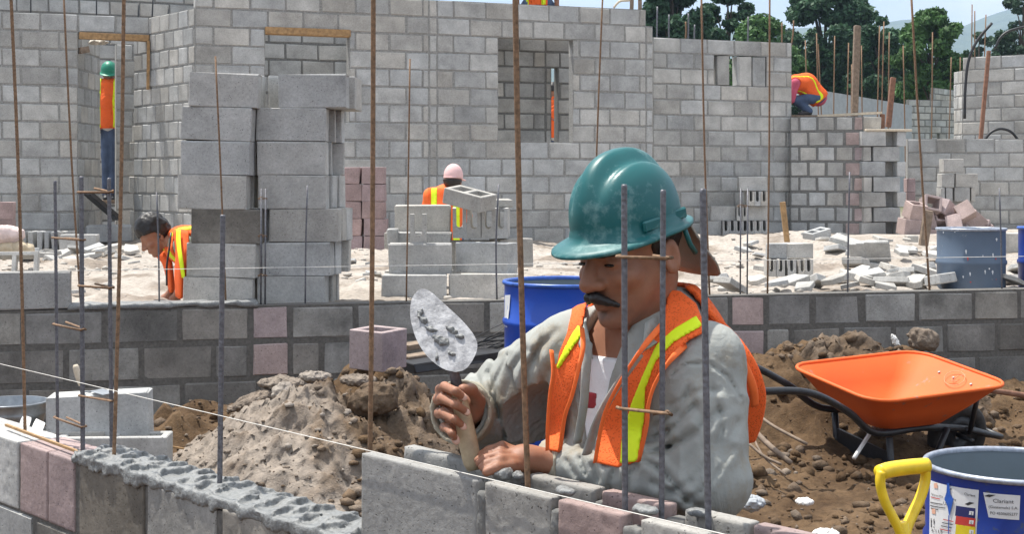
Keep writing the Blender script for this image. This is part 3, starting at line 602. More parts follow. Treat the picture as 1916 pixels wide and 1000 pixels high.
fbar(20, 0, 47, 820, .07, .0048, RUST, 'thin rusty bar leaning out of the wall beside the galvanised bucket', bend=.006, zf=-.735)
fbar(231, 0, 213, 868, .06, .0050, RUST, 'rusty bar rising beside the three-bar cage with the pale lower end', bend=.004, zf=-.735)
fbar(417, 402, 411, 925, .068, .0062, STEEL, 'single dark grey ribbed bar standing in the wet mortar bed', zf=-.735)
fbar(698, 0, 690, 850, .068, .0050, RUST, 'rusty ribbed bar rising from the left end of the raised course', bend=.003, zf=-.73)
fbar(965, 0, 990, 905, .05, .0052, RUST, 'thick rusty ribbed bar crossing beside the mason and his trowel', bend=.006, zf=-.60)
def cage(label, bars, ties):
    c = thing('rebar_cage', label, 'rebar cage', (0, 0, 0)); B = []
    for x0, y0, x1, w, r in bars: B.append(fbar(x0, y0, x1, 0, w, r, STEEL, '', c, zf=-.735 if x1 < 300 else -.68))
    foot = np.mean([b[1] for b in B], 0)
    for i, j, yp in ties:
        (f0, h0), (f1, h1) = B[i][1:], B[j][1:]; zz = H+(CY-yp)/(F/((f0[1]+f1[1])/2)); q = []
        for f_, h_ in ((f0, h0), (f1, h1)): t = (zz-f_[2])/(h_[2]-f_[2]); q.append(f_+(h_-f_)*t)
        d = nrm(q[1]-q[0]); s = np.array([-d[1], d[0], 0])*.0085; e = d*.012; rs = random.Random(yp); dz = np.array([0, 0, rs.uniform(-.004, .006)])
        me = mesh('stirrup', *tube([q[0]+s-e+dz, q[0]-e*1.2, q[0]-s-e*.4, q[1]-s+e, q[1]+e*1.4+dz, q[1]+s+e*.4, q[0]+s+e*4+dz*2], .0030, 6), RUST, True); obj('stirrup', me, c)
    return c
cage('three grey bars tied with wire stirrups on the wall beside the galvanised bucket', [(103, 338, 108, .07, .0045), (152, 330, 155, .055, .0062), (204, 333, 209, .075, .0052)], [(1, 2, 360), (1, 2, 537), (1, 2, 745), (0, 1, 447), (0, 1, 612), (0, 1, 790)])
cage('three dark ribbed bars with wire stirrups standing in the pink block before the mason', [(1168, 345, 1170, .045, .0050), (1241, 355, 1237, .06, .0047), (1315, 353, 1328, .075, .0053)], [(0, 1, 482), (0, 1, 768)])
_bn = 0
def bbar(x0, y0, x1, P, zf, r, mat, label, group=None, ties=()):
    global _bn; _bn += 1
    Y = F/P; foot = np.array([(x1-CX)/P, Y, H+zf]); head = J(x0, y0, P); mid = (foot+head)/2+np.array([random.uniform(-1, 1)*.012, 0, 0])
    if y0 <= 0: head = head+(head-foot)*.1
    return obj('rebar', mesh('rebar', *tube(smoothpath([foot, mid, head], 3), r, 5), mat, True), None, label=label, cat='rebar', group=group)
def w2P(x, w=.07): t = np.array([(x-CX)/F, 1.0]); return F/((W2.n@W2.A+w)/(W2.n@t))
for x0, y0, x1, r, mat, lb in ((120, 0, 152, .006, RUST, 'thin rusty bar leaning behind the three-bar cage on the foundation wall'), (403, 105, 423, .0055, RUST, 'thin rusty bar standing on the foundation wall before the tall stack'), (293, 360, 298, .005, STEEL, 'short grey bar on the foundation wall beside the boy'),
                               (575, 347, 571, .005, STEEL, 'single short grey bar on the foundation wall before the tall stack'), (767, 110, 760, .005, RUST, 'thin rusty bar on the foundation wall before the low block pile'), (933, 345, 930, .0055, STEEL, 'short grey bar on the foundation wall before the upright channel blocks'),
                               (1128, 0, 1112, .0055, RUST, 'long thin rusty bar rising behind the green hard hat'), (1313, 0, 1328, .0065, RUST, 'long rusty bar on the foundation wall rising past the slot wall'), (1440, 0, 1436, .006, RUST, 'long rusty bar on the foundation wall before the cut blocks'),
                               (1590, 322, 1586, .006, STEEL, 'dark bar on the foundation wall before the toothed pier'), (1706, 0, 1740, .0075, RUST, 'tall rusty bar leaning over the foundation wall beside the grey drum'), (1870, 352, 1875, .0055, STEEL, 'short dark bar on the foundation wall before the grey drum')):
    bbar(x0, y0, x1, w2P(x1), W2TOP-.03, r, mat, lb)
def pair(x0, x1, y0, ties, label):
    c = thing('rebar_cage', label, 'rebar cage'); P = w2P((x0+x1)/2); 
    for x in (x0, x1): obj('rebar', mesh('rebar', *tube([[(x-CX)/P, F/P, H+W2TOP-.02], J(x+1, y0, P)], .005, 6), STEEL, True), c)
    for y in ties: obj('stirrup', mesh('stirrup', *tube([J(x0-5, y+1, P), J(x0, y-2, P*1.002), J(x1+4, y+1, P), J(x1+2, y+2, P*.997), J(x0-5, y+2, P*.997)], .0028, 5), RUST), c)
pair(488, 496, 353, (371, 441, 515), 'pair of tied grey bars on the foundation wall before the tall stack')
pair(1385, 1398, 353, (385,), 'pair of tied dark bars on the foundation wall before the sandy ground')
lbt = 'thin starter bar sticking up from the top of the slot wall'
for x0, y0, x1, P in ((1230, 12, 1229, 143.5), (1252, 27, 1252, 143), (1283, 40, 1282, 142.5), (1288, 25, 1287, 142.4), (1300, 46, 1300, 142), (1400, 31, 1399, 140.5), (1463, 42, 1463, 139), (1485, 38, 1480, 138.8)): bbar(x0, y0, x1, P*.994, 1.80, .011, RUST if x0 % 2 else STEEL, lbt, 'starter bars along the slot wall')
lbt = 'thin tall bar standing behind the corner wall against the trees'
for x0, y0, x1 in ((1507, 75, 1512), (1528, 62, 1536), (1531, 82, 1541), (1562, 67, 1560), (1588, 80, 1582), (1594, 120, 1589), (1612, 85, 1617), (1646, 48, 1638), (1654, 40, 1649), (1690, 85, 1695), (1745, 60, 1741), (1664, 60, 1660)): bbar(x0, y0, x1, 122, -.3, .010, RUST, lbt, 'bars standing behind the corner wall')
lbt = 'thin bar rising above the upper house wall'
for x0, y0, x1 in ((1819, 8, 1814), (1824, 20, 1825), (1845, 27, 1834), (1884, 110, 1874), (1780, 107, 1775), (1797, 107, 1796)): bbar(x0, y0, x1, 118, .4, .010, RUST, lbt, 'bars along the upper house')
lbt = 'thin bar rising behind the left wall top'
for x0, y0, x1 in ((57, 0, 57), (180, 0, 178), (259, 5, 257), (286, 0, 277), (315, 12, 314)): bbar(x0, y0, x1, 150, 1.2, .010, BLACKM, lbt, 'bars behind the left wall')
lbt = 'short starter bar on top of the tall back wall'
for x0, y0, x1, y1 in ((1182, -8, 1181, 15), (1197, -8, 1197, 15)): bbar(x0, y0, x1, 156, 2.0, .025, WOODG, 'short pale stub standing on the end of the tall back wall', 'stubs on the back wall end')
def pipe(pts, P, r, label, mat=BLACKP): obj('bent_pipe', mesh('bent_pipe', *tube(smoothpath([J(x, y, P) for x, y in pts], 6), r, 8), mat, True), label=label, cat='pipe')
pipe([(1805, 222), (1806, 170), (1812, 115), (1829, 75), (1856, 43)], 129, .021, 'tall bent black pipe curving over the upper house wall')
pipe([(1862, 90), (1872, 70), (1890, 57), (1925, 48)], 117, .02, 'black pipe arching up behind the upper house wall')
pipe([(1842, 262), (1855, 247), (1873, 241), (1892, 247), (1905, 262)], 131, .02, 'low half loop of black pipe on top of the long low wall')
pipe([(1148, 14), (1160, 2), (1178, 0), (1190, -8)], 156, .014, 'pale cable curling on the end of the tall back wall', PALEW)
# strings
STR = simple('white_string', (.75, .73, .68), .8, 50, .1, .1)
def string(pts, label): obj('mason_line', mesh('mason_line', *tube(pts, .0009 if pts[0][1] < 6 else .0017, 5), STR), label=label, cat='string')
def fgs(x, w=-.006): p = FG.pt(fs(x), w); return np.array([p[0], p[1], H-.527])
string([fgs(-110), fgs(675), fgs(1755)], 'white mason line stretched along the front of the new wall')
def w2s(x): p = W2.pt(W2.s_px(x), .0); return np.array([p[0], p[1], H-.478])
string([w2s(-200), w2s(2200)], 'white mason line stretched above the foundation wall')
beam('thin_lath', fgs(-20, .05)+[0, 0, -.205+.012], fgs(152, .02)+[0, 0, -.2+.006], .009, .007, WOOD, 'thin brown lath lying along the wall top beside the bucket', 'lath')
# ------------------------------------------------------------------ block stacks
def at(x0, x1, y0, y1, P): return J((x0+x1)/2, (y0+y1)/2, P)
gl = 'plain grey concrete block in the tall stack beside the boy'
SMESH = [block_mesh(.39, .19, .14, GREYF, k, .005) for k in range(3)]
zz = lambda a: 320+a/2.174
yy = lambda a: 120+a/2.174
Lc = [(72, 350, 35, 187), (45, 325, 165, 315), (42, 322, 303, 457), (25, 308, 440, 597), (78, 365, 588, 735), (60, 350, 730, 882), (45, 330, 870, 1010)]
Rc = [(432, 716, 47, 188), (347, 630, 182, 320), (347, 632, 318, 455), (347, 637, 455, 597), (397, 685, 592, 733), (370, 652, 733, 873), (345, 632, 868, 1003)]
ORD = ['first', 'second', 'third', 'fourth', 'fifth', 'sixth', 'seventh']
SCORCH = concrete('smoke_darkened_concrete', (.2, .18, .155), .1, 1, .45)
for col, P, roll in ((Lc, 334, .045), (Rc, 330, .008)):
    for r, (x0, x1, y0, y1) in enumerate(col):
        c = at(zz(x0), zz(x1), yy(y0), yy(y1), P)
        zc = .627+(6-r)*.1915
        dark = col is Lc and r == 4
        me = SMESH[r % 3] if not dark else block_mesh(.39, .19, .14, SCORCH, 0, .005)
        cn = ORD[6-r]+' course from the ground, '; side = 'boy side of tall stack' if col is Lc else 'drum side of tall stack'
        obj('concrete_block', me, None, (c[0], c[1]+.07, zc), (0, (roll+random.uniform(-.02, .02))*.6, random.uniform(-.05, .05)), 'smoke-darkened concrete block in the boy-side column of the tall stack' if dark else 'front block, '+cn+side, 'block', 'blocks of the tall stack')
        for k in (1, 2):
          if not (k == 2 and col is Lc): obj('concrete_block', SMESH[(r+k) % 3], None, (c[0]+.018*k+random.uniform(-.02, .025)+(.005 if col is Rc else -.02), c[1]+.07+.17*k, zc), (0, 0, random.uniform(-.12, .12)), ('middle' if k == 1 else 'rear')+' block, '+cn+side, 'block', 'blocks of the tall stack')
c = at(zz(375), zz(440), yy(47), yy(182), 325); obj('concrete_block', block_mesh(.2, .2, .14, GREYF, 0), None, (c[0]+.06, c[1]+.16, 1.776), (0, 0, .1), 'half concrete block tucked on top of the tall stack', 'block')
# low pile
def blk(x0, x1, y0, y1, P, label, L=.39, h=.19, T=.14, me=None, rz=0, rx=0, ry=0, dy=0, mat=GREYF, group=None, z=None, name='concrete_block', dz=0):
    c = at(x0, x1, y0, y1, P); c[1] += dy; c[2] += dz
    if z is not None: c[2] = z
    return obj(name, me or block_mesh(L, h, T, mat, int(x0) % 3), None, c, (rx, ry, rz), label, 'block', group)
B0 = .497
blk(712, 836, 515, 562, 308, 'bottom block beside the sand patch in the low pile', z=B0+.1, dy=.07, rz=.02)
blk(838, 974, 510, 562, 306, 'bottom block next to the rusty bar in the low pile behind the blue drum', L=.43, z=B0+.1, dy=.07)
blk(720, 830, 515, 562, 296, 'hidden rear bottom block of the low pile', z=B0+.1, dy=.14)
blk(845, 960, 515, 562, 295, 'hidden rear bottom block of the low pile behind the tilted hollow block', L=.42, z=B0+.1, dy=.16, me=hollow_mesh())
blk(725, 846, 458, 517, 305, 'second-row block with a chipped top edge under the small upright channel block', z=B0+.287, dy=.08, rz=.03)
blk(872, 948, 453, 510, 302, 'turned hollow block with two open cells showing on top', me=hollow_mesh(.36, .19, .15), z=B0+.288, rz=-.45, dy=.07)
blk(840, 940, 453, 510, 292, 'rear block standing behind the turned hollow block', z=B0+.287, rz=.15, dy=.16, L=.42)
blk(948, 966, 443, 490, 290, 'tall end block beyond the turned hollow block', L=.25, z=B0+.3, rz=.5, dy=.05)
blk(735, 840, 440, 460, 296, 'flat block layer under the large upright block face', L=.37, h=.07, T=.2, z=B0+.40, dy=.2)
blk(718, 732, 442, 470, 294, 'rounded narrow block end at the left of the low pile', L=.06, z=B0+.38, h=.11, dy=.15)
blk(724, 740, 432, 462, 296, 'thin stood-up block end at the left of the low pile', L=.07, z=B0+.40, h=.12, dy=.12)
blk(737, 841, 385, 438, 290, 'large upright block face in front of the pink-capped man', L=.36, h=.19, T=.1, z=B0+.515, dy=.12)
blk(767, 798, 401, 458, 303, 'small channel block stood upright alone on the low pile', me=channel_mesh(.1, .19, .10), z=B0+.468, rz=1.62, dy=.02)
for i, (x0, x1) in enumerate(((842, 874), (874, 900), (901, 927), (927, 951))):
    blk(x0, x1, 391, 445, 293, 'channel block standing with its open U end in the row of four', me=channel_mesh(.39, .19, .088), rz=math.pi/2+random.uniform(-.04, .04), z=B0+.497, group='upright channel blocks in a row', dy=.16, name='channel_block')
blk(846, 910, 358, 396, 300, 'white-topped block lying tilted across the four channel blocks', me=hollow_mesh(.28, .1, .19), ry=.22, rx=.1, rz=-.5, z=B0+.655, dy=.1)
blk(905, 952, 378, 392, 288, 'flat slab lying on the far channel blocks', L=.2, h=.05, T=.3, z=B0+.618, dy=.25, rz=.1)
# pink stack by the back wall
for r in range(5):
    for cidx, (x0, x1) in enumerate(((643, 674), (675, 719))):
        for dpt in (0,):
            c = J((x0+x1)/2+(4-r)*1.2, 0, 186); w = (x1-x0)/186-.006
            obj('pink_block', block_mesh(w, .171, .2, PINKD, r % 3), None, (c[0]+random.uniform(-.006, .006), c[1]+.1+dpt*.21, SITE-.02+.089+r*.174), (0, 0, random.uniform(-.03, .03)), ('narrow' if cidx == 0 else 'wide')+' dusty pink block, '+ORD[r]+' course from the ground, stack before the back wall', 'block', 'pink blocks stacked by the back wall')
# left block on the foundation wall
p = W2.pt((W2.s_px(-8)+W2.s_px(126))/2, .07); obj('concrete_block', block_mesh(.385, .195, .14, GREY, 0), None, (p[0], p[1], H+W2TOP+.1), (0, 0, math.atan2(W2.d[1], W2.d[0])), 'grey block standing on the foundation wall beside the wet mortar', 'block')
# loose blocks in the pit
obj('pink_block', hollow_mesh(.2, .19, .2, PINK, 1), None, J(704, 657, 392)+[0, .1, 0], (.02, .03, -.55), 'single pink hollow block lying open on the dirt behind the trowel', 'block')
obj('concrete_block', block_mesh(.39, .185, .12, GREYF, 1), None, J(180, 783, 478)+[0, .06, 0], (0, -.05, .06), 'upright grey block with a small trowel on top beside the bucket', 'block')
c = J(205, 852, 487); obj('concrete_block', hollow_mesh(.42, .14, .14, GREYF, 2), None, (c[0], c[1]+.08, c[2]-.005), (0, 0, .05), 'lower hollow block under the upright block beside the bucket', 'block')
c = J(120, 846, 480); obj('concrete_block', hollow_mesh(.3, .15, .14, GREYF, 2), None, (c[0], c[1]+.08, c[2]), (0, 0, .05), 'second lower block supporting the upright block next to the bucket', 'block')
gz = ground_z(c[0], c[1]+.1)
for xx in (-.02, .38):
    q = (c[0]+xx, c[1]+.12); hh = c[2]-.075; obj('concrete_block', block_mesh(.36, .19, .2, GREY, 0), None, (q[0], q[1]+.02, hh-.096), (0, 0, .03), 'buried base block under the blocks beside the bucket', 'block', 'base blocks by the bucket')
# ------------------------------------------------------------------ cut blocks and rubble on the plot
def slab(seed, r, th):
    rr = random.Random(seed); n = rr.randint(4, 6); an = sorted(rr.uniform(0, 6.28) for _ in range(n)); an = [2*math.pi*i/n+rr.uniform(-.4, .4) for i in range(n)]; pr = [(r*rr.uniform(.65, 1.1)*math.cos(a), .75*r*rr.uniform(.65, 1.1)*math.sin(a)) for a in an]
    bm = bmesh.new(); b = [bm.verts.new((x, y, -th/2)) for x, y in pr]; t = [bm.verts.new((x*rr.uniform(.92, 1), y*rr.uniform(.92, 1), th/2)) for x, y in pr]
    bm.faces.new(b[::-1]); bm.faces.new(t)
    for i in range(n): bm.faces.new((b[i], b[(i+1) % n], t[(i+1) % n], t[i]))
    bmesh.ops.bevel(bm, geom=bm.edges[:], offset=th*.1, segments=1, affect='EDGES'); return bm_mesh(bm, 'slab', GREYF)
SLABS = [slab(i, .13, .035) for i in range(8)]
def rubble(lst, label, group, seed):
    rr = random.Random(seed)
    for i, (x, y, sc_) in enumerate(lst):
        P = (y-CY)/(H-SITE-.02); c = G(x, y, SITE+.03); c[2] = ground_z(c[0], c[1])+.025+.02*(i % 3); o = obj('concrete_fragment', SLABS[rr.randrange(8)], None, c, (rr.uniform(-.35, .35), rr.uniform(-.35, .35), rr.uniform(0, 6.28)), label, 'fragment', group); o.scale = (sc_, sc_, sc_*rr.uniform(.8, 1.4))
rubble([(1568, 528, 1.0), (1605, 526, 1.2), (1632, 528, 1.1), (1655, 522, 1.0), (1676, 532, 1.1), (1702, 518, .9), (1728, 512, 1.1), (1735, 530, .9), (1560, 539, .9), (1690, 508, .8), (1712, 535, .9), (1620, 540, .8), (1590, 538, .7), (1655, 539, .9), (1745, 492, 1), (1900, 520, 1.3), (1906, 505, 1.1), (1894, 535, 1)], 'broken pale concrete slab in the litter before the grey drum', 'broken slabs near the grey drum', 3)
rubble([(1395, 477, .9), (1420, 482, .7), (1405, 470, .8), (1360, 540, .8), (1345, 535, .9), (1370, 548, .9), (1480, 536, 1.1), (1525, 535, 1.1), (1455, 541, .9), (1502, 541, .8), (1415, 522, .8), (1430, 505, .7)], 'broken pale concrete piece scattered on the white sand behind the mason', 'broken pieces on the sand', 5)
rubble([(20, 492, 1.2), (55, 496, 1.2), (80, 492, .9), (95, 485, .9), (110, 480, 1.1), (140, 478, .8), (165, 480, 1), (190, 478, .9), (205, 482, .8), (70, 478, 1), (175, 470, .8), (215, 474, .9), (240, 472, .8), (245, 480, .9), (35, 480, 1), (100, 496, .8), (200, 528, .5), (152, 512, .4), (140, 550, .7), (250, 505, .4), (180, 540, .3)], 'pale broken concrete piece in the litter before the left wall', 'broken pieces by the left wall', 8)
# left: row of leaning cut blocks, hollow block, sacks
for i in range(7): blk(45+i*14, 55+i*14, 435, 468, 190, 'thin dark cut block leaning in the row below the left wall', L=.05, h=.19, T=.2, mat=GREY, rz=random.uniform(-.1, .1), ry=random.uniform(-.12, .02), group='row of cut blocks below the left wall', z=SITE+.12)
blk(0, 55, 478, 500, 260, 'hollow grey block lying on its side beneath the sacks', me=hollow_mesh(.33, .1, .19), rx=1.2, rz=.2, z=SITE+.1)
blk(115, 185, 435, 475, 196, 'grey cut block standing in the litter before the left doorway', L=.34, h=.2, z=SITE+.1)
for i, y in enumerate((0, 1, 2)): obj('pink_block', block_mesh(.2, .17, .15, PINKD, i), None, J(0, 395+y*33, 190)+[0, .1, 0], (0, 0, .1), 'pink block in the small stack behind the sacks', 'block', 'pink blocks behind the sacks')
SACK = [simple('tan_paper_sack', (.45, .37, .26), .85, 14, .25, .5, .02), simple('pink_white_sack', (.6, .48, .45), .8, 14, .25, .5, .02)]
for (x, y, r, k, lb) in ((12, 465, (.16, .12, .09), 0, 'crumpled tan cement sack on the rubble by the left wall'), (38, 468, (.13, .1, .08), 0, 'small crumpled tan sack beside the rubble by the left wall'), (8, 440, (.17, .12, .10), 1, 'pink and white crumpled sack on top of the tan sack')):
    c = J(x, y, 250); obj('cement_sack', sdf_mesh(lambda p: ell(p, (0, 0, 0), r)+.07*(fbm(p*9, 4, x, ridge=True)-.5), -np.array(r)*1.6, np.array(r)*1.6, .014, 'cement_sack', SACK[k]), None, c, label=lb, cat='sack')
# cut channel blocks by the slot wall
cl = 'channel block in the low stack against the slot wall'; Pn = 146; gn = 'channel blocks against the slot wall'
for row, (y0, y1, items) in enumerate(((418, 443, [(1325, 1352, 0)]+[(1353+i*12, 1364+i*12, 1) for i in range(7)]), (388, 416, [(1331, 1378, 0), (1379, 1388, 1), (1389, 1398, 1), (1399, 1437, 0)]), (360, 387, [(1400, 1411, 1), (1412, 1423, 1), (1424, 1436, 1)]), (333, 360, [(1385, 1437, 0)]))):
    for x0, x1, ch_ in items:
        w = (x1-x0)/Pn; blk(x0, x1, y0, y1, Pn, ('open-ended channel block' if ch_ else 'plain block')+' in the '+ORD[row]+' course of the stack by the slot wall', me=channel_mesh(.3, .185, round(w, 2)) if ch_ else block_mesh(w, .185, .14, GREYF, 1), rz=math.pi/2 if ch_ else 0, group=gn, z=SITE-.0+.1+row*.19, dy=.15)
gn = 'channel blocks piled on the sand'; cl = 'channel block in the small pile on the sand behind the foundation wall'
for i in range(5): blk(1437+i*17, 1453+i*17, 500, 532, 262, cl, me=channel_mesh(.25, .12, .06), rz=math.pi/2+random.uniform(-.15, .15), ry=0, group=gn, z=SITE+.09, dy=.1)
blk(1440, 1474, 470, 500, 262, 'short grey block lying on the small pile of channel blocks', L=.13, h=.11, z=SITE+.21, dy=.1); blk(1473, 1523, 470, 500, 262, 'longer grey block with rounded corner on the small pile of channel blocks', L=.19, h=.11, z=SITE+.21, dy=.1, rz=.05)
blk(1505, 1552, 428, 452, 190, 'hollow block tipped over on the sand near the corner wall', me=hollow_mesh(.26, .13, .14), rz=.6, ry=-.2, rx=.1, z=SITE+.16)
for i in range(3): blk(1600+i*12, 1625+i*12, 462, 503, 235, 'thin slab leaning with two others on the sand before the pier', L=.19, h=.18, T=.035, rx=.5, rz=-.5, group='leaning slabs before the pier', z=SITE+.14+.01*i, dy=-.05*i)
# pink rubble heap
rp = random.Random(12); pl = 'tumbled pink hollow block in the rubble heap behind the grey drum'
for i, (x, y, rx, ry, rz_) in enumerate(((1712, 395, .3, .1, .3), (1745, 385, 1.2, .2, .1), (1775, 392, .2, .5, .8), (1806, 398, 1.0, .4, 1.2), (1735, 415, .1, 1.3, .2), (1762, 412, .9, .1, .4), (1790, 420, 1.3, .3, .9), (1828, 412, .3, .7, .2), (1845, 430, .2, .5, 1.1), (1700, 425, .1, .1, .3), (1720, 440, 1.4, .2, .2), (1860, 440, .3, .8, .3), (1745, 445, 0, .1, 0), (1775, 445, .1, 0, .2), (1805, 445, .2, .1, .5))):
    obj('pink_block', hollow_mesh(.22, .2, .2, PINK, 1), None, J(x, y, 150)+[0, .1*(i % 3), 0], (rx, ry, rz_), pl, 'block', 'pink blocks tumbled behind the grey drum')
for i, (x0, x1, y0, y1) in enumerate(((1761, 1799, 297, 323), (1757, 1782, 325, 351), (1783, 1826, 325, 351), (1755, 1765, 350, 378), (1766, 1780, 350, 378), (1781, 1812, 350, 378), (1813, 1822, 350, 378))): blk(x0, x1, y0, y1, 138, 'grey block in the small stack above the pink rubble', L=(x1-x0)/138-.01, h=.185, T=.2, group='grey blocks above the pink rubble', mat=GREYF, rz=random.uniform(-.05, .05))
for i in range(2): blk(1755+30*i, 1785+30*i, 378, 405, 137, 'grey base block beneath the small stack above the pink rubble', L=.25, h=.19, T=.2, z=H-.385, group='base of grey stack'); blk(1755+30*i, 1785+30*i, 405, 430, 137, 'grey base block beneath the small stack above the pink rubble', L=.25, h=.19, T=.2, z=H-.585, group='base of grey stack')
for i in range(3): blk(1693, 1710, 334+26*i, 360+26*i, 140, 'pink block stacked beside the toothed pier', L=.1, h=.18, T=.2, mat=PINKD, group='pink blocks beside the pier')
blk(1880, 1912, 445, 475, 190, 'grey block lying behind the two drums', L=.2, z=SITE+.1); blk(1690, 1720, 440, 470, 170, 'rounded stone-grey block on the sand before the pink rubble', L=.12, h=.1, z=SITE+.06)

rr5 = random.Random(31)
rubble([(rr5.uniform(1560, 1760), rr5.uniform(478, 536), rr5.uniform(.7, 1.5)) for _ in range(26)], 'grey broken block fragment in the wide litter around the grey drum', 'block fragments around the grey drum', 33)
rubble([(rr5.uniform(1500, 1700), rr5.uniform(452, 478), rr5.uniform(.5, .9)) for _ in range(14)], 'small grey fragment on the sand before the corner wall', 'fragments before the corner wall', 34)
rubble([(rr5.uniform(0, 250), rr5.uniform(464, 492), rr5.uniform(.5, 1.1)) for _ in range(18)], 'grey broken fragment among the sacks and cut blocks', 'fragments among the sacks', 35)
rubble([(rr5.uniform(660, 715), rr5.uniform(500, 545), rr5.uniform(.3, .6)) for _ in range(6)], 'small fragment on the sand between the two block stacks', 'fragments between the stacks', 36)
# ------------------------------------------------------------------ earth heaps and clods
def heap(name, label, c, r, hgt, sandfn, seed, ang=0, n=120, cat='heap', pw=1.25, zb=0):
    u = np.linspace(-1.25, 1.25, n); U, V_ = np.meshgrid(u, u, indexing='ij'); ca, sa = math.cos(ang), math.sin(ang)
    X = c[0]+ca*U*r[0]-sa*V_*r[1]; Y = c[1]+sa*U*r[0]+ca*V_*r[1]; q = np.stack([X, Y, 0*X], -1).reshape(-1, 3)
    w = fbm(q*4.2, 3, seed).reshape(X.shape)-.5; d = np.sqrt(U*U+V_*V_)*(1+.5*w); z = hgt*np.clip(1-d**pw, -.5, 1)
    n2 = fbm(q*13, 4, seed+3, .6).reshape(X.shape)-.5; n3 = fbm(q*38, 3, seed+6, ridge=True).reshape(X.shape)-.5; n4 = fbm(q*75, 2, seed+11, ridge=True).reshape(X.shape)-.5; rg = fbm(q*[7, 7, 1], 3, seed+8, ridge=True).reshape(X.shape)-.5
    z = z+hgt*.40*n2*np.clip(1.2-d, 0, 1)+.035*n3*np.clip(1.2-d, 0, 1)+hgt*.10*rg*np.clip(1.1-d, 0, 1)+.03*n4*np.clip(1.2-d, 0, 1)
    X = X+.05*n2; Y = Y+.05*n3; Z = pit_z(X, Y)[0]*0+zb+z-.02
    I = np.arange(n*n).reshape(n, n); f = np.stack([I[:-1, :-1], I[1:, :-1], I[1:, 1:], I[:-1, 1:]], -1).reshape(-1, 4)
    me = fast_mesh(name, np.stack([X, Y, Z], -1).reshape(-1, 3), f, SOIL, True); s = sandfn(U, V_, n2, w)
    a = me.attributes.new('soil', 'FLOAT', 'POINT'); a.data.foreach_set('value', np.clip(s, 0, 1).ravel().astype(np.float32)); me.attributes.new('green', 'FLOAT', 'POINT')
    return obj(name, me, label=label, cat=cat)
hc = J(548, 0, 452)
heap('sandy_heap', 'pale sandy earth heap with a steep rugged face before the foundation wall', (hc[0]+.04, hc[1]-.05), (.74, .66), .44, lambda U, V, n, w: np.clip(.52-1.6*np.clip(U+.45*V-.05, 0, 1)-1.5*np.clip(n-.02, 0, 1)-.9*np.clip(-V*.0+w-.08, 0, 1), .06, .52), 41, pw=1.15, n=150)
hd = J(745, 0, 442)
heap('dark_heap', 'dark brown clod heap between the pale sandy heap and the mason', (hd[0], hd[1]+.1), (.62, .5), .44, lambda U, V, n, w: np.clip(.12+.3*n, 0, .3), 53, pw=1.1)
hd = J(1560, 0, 342)
heap('dirt_bank', 'brown dirt bank piled against the foundation wall behind the wheelbarrow', (hd[0], hd[1]-.25), (1.05, .5), .44, lambda U, V, n, w: np.clip(.1+.4*n, 0, .3), 61, ang=.25, n=140)
# clods
def ico(sub):
    bm = bmesh.new(); bmesh.ops.create_icosphere(bm, subdivisions=sub, radius=1); v = np.array([x.co[:] for x in bm.verts]); f = np.array([[y.index for y in x.verts] for x in bm.faces]); bm.free(); return v, f
IV, IF = ico(1); IV2, IF2 = ico(2)
deps = None
bpy.context.view_layer.update()
from mathutils.bvhtree import BVHTree
def bvh_of(o): return BVHTree.FromPolygons([o.matrix_world @ v.co for v in o.data.vertices], [p.vertices[:] for p in o.data.polygons])
_surf = [bvh_of(o) for o in COL.objects if o.name in ('sandy_heap', 'dark_heap', 'dirt_bank', 'ground')]
def surf(x, y, top=1.1):
    z = -9
    for b in _surf:
        h = b.ray_cast(Vector((x, y, top)), Vector((0, 0, -1)))
        if h[0] is not None: z = max(z, h[0].z)
    return z
rg = np.random.default_rng(5); Vc = []; Fc = []; cnt = 0; sv_ = []; tries = 0
while cnt < 7500 and tries < 30000:
    tries += 1
    x = rg.uniform(250, 1990); Y = rg.uniform(4.2, 8.4); X = (x-CX)/F*Y
    q = np.array([X, Y])-W2.A; t = q@W2.n; wq = (np.array([X, Y])-FG.A)@FG.n
    if t > -.02 or wq < .2: continue
    dens = fbm(np.array([[X*2.2, Y*2.2, 3.]]), 2, 77)[0]
    if rg.uniform() > np.clip((dens-.28)*3.2, .05, 1): continue
    sandy = math.hypot((X-hc[0]-.0)/.62, (Y-hc[1]+.05)/.6) < 1 and X < hc[0]+.28; r = (.0045+.034*rg.uniform()**6) if not sandy else (.003+.014*rg.uniform()**5); z = surf(X, Y)
    if z < -1: continue
    k = IV*(1+rg.uniform(-.28, .28, (len(IV), 1)))*[r*rg.uniform(.8, 1.4), r*rg.uniform(.8, 1.2), r*rg.uniform(.5, .9)]; a = rg.uniform(0, 6.28); k = k@np.array([[math.cos(a), math.sin(a), 0], [-math.sin(a), math.cos(a), 0], [0, 0, 1]])
    Vc.append(k+[X, Y, z+r*.25]); Fc.append(IF+cnt*len(IV)); cnt += 1; sv_.append(np.full(len(IV), np.clip(rg.normal(.35 if sandy else .04, .14), 0, .7)))
me = fast_mesh('soil_clods', np.concatenate(Vc), np.concatenate(Fc), SOIL, False)
a = me.attributes.new('soil', 'FLOAT', 'POINT'); a.data.foreach_set('value', np.concatenate(sv_).astype(np.float32)); me.attributes.new('green', 'FLOAT', 'POINT')
obj('soil_clods', me, label='loose clods and crumbs of brown earth strewn over the pit', cat='soil', kind='stuff')
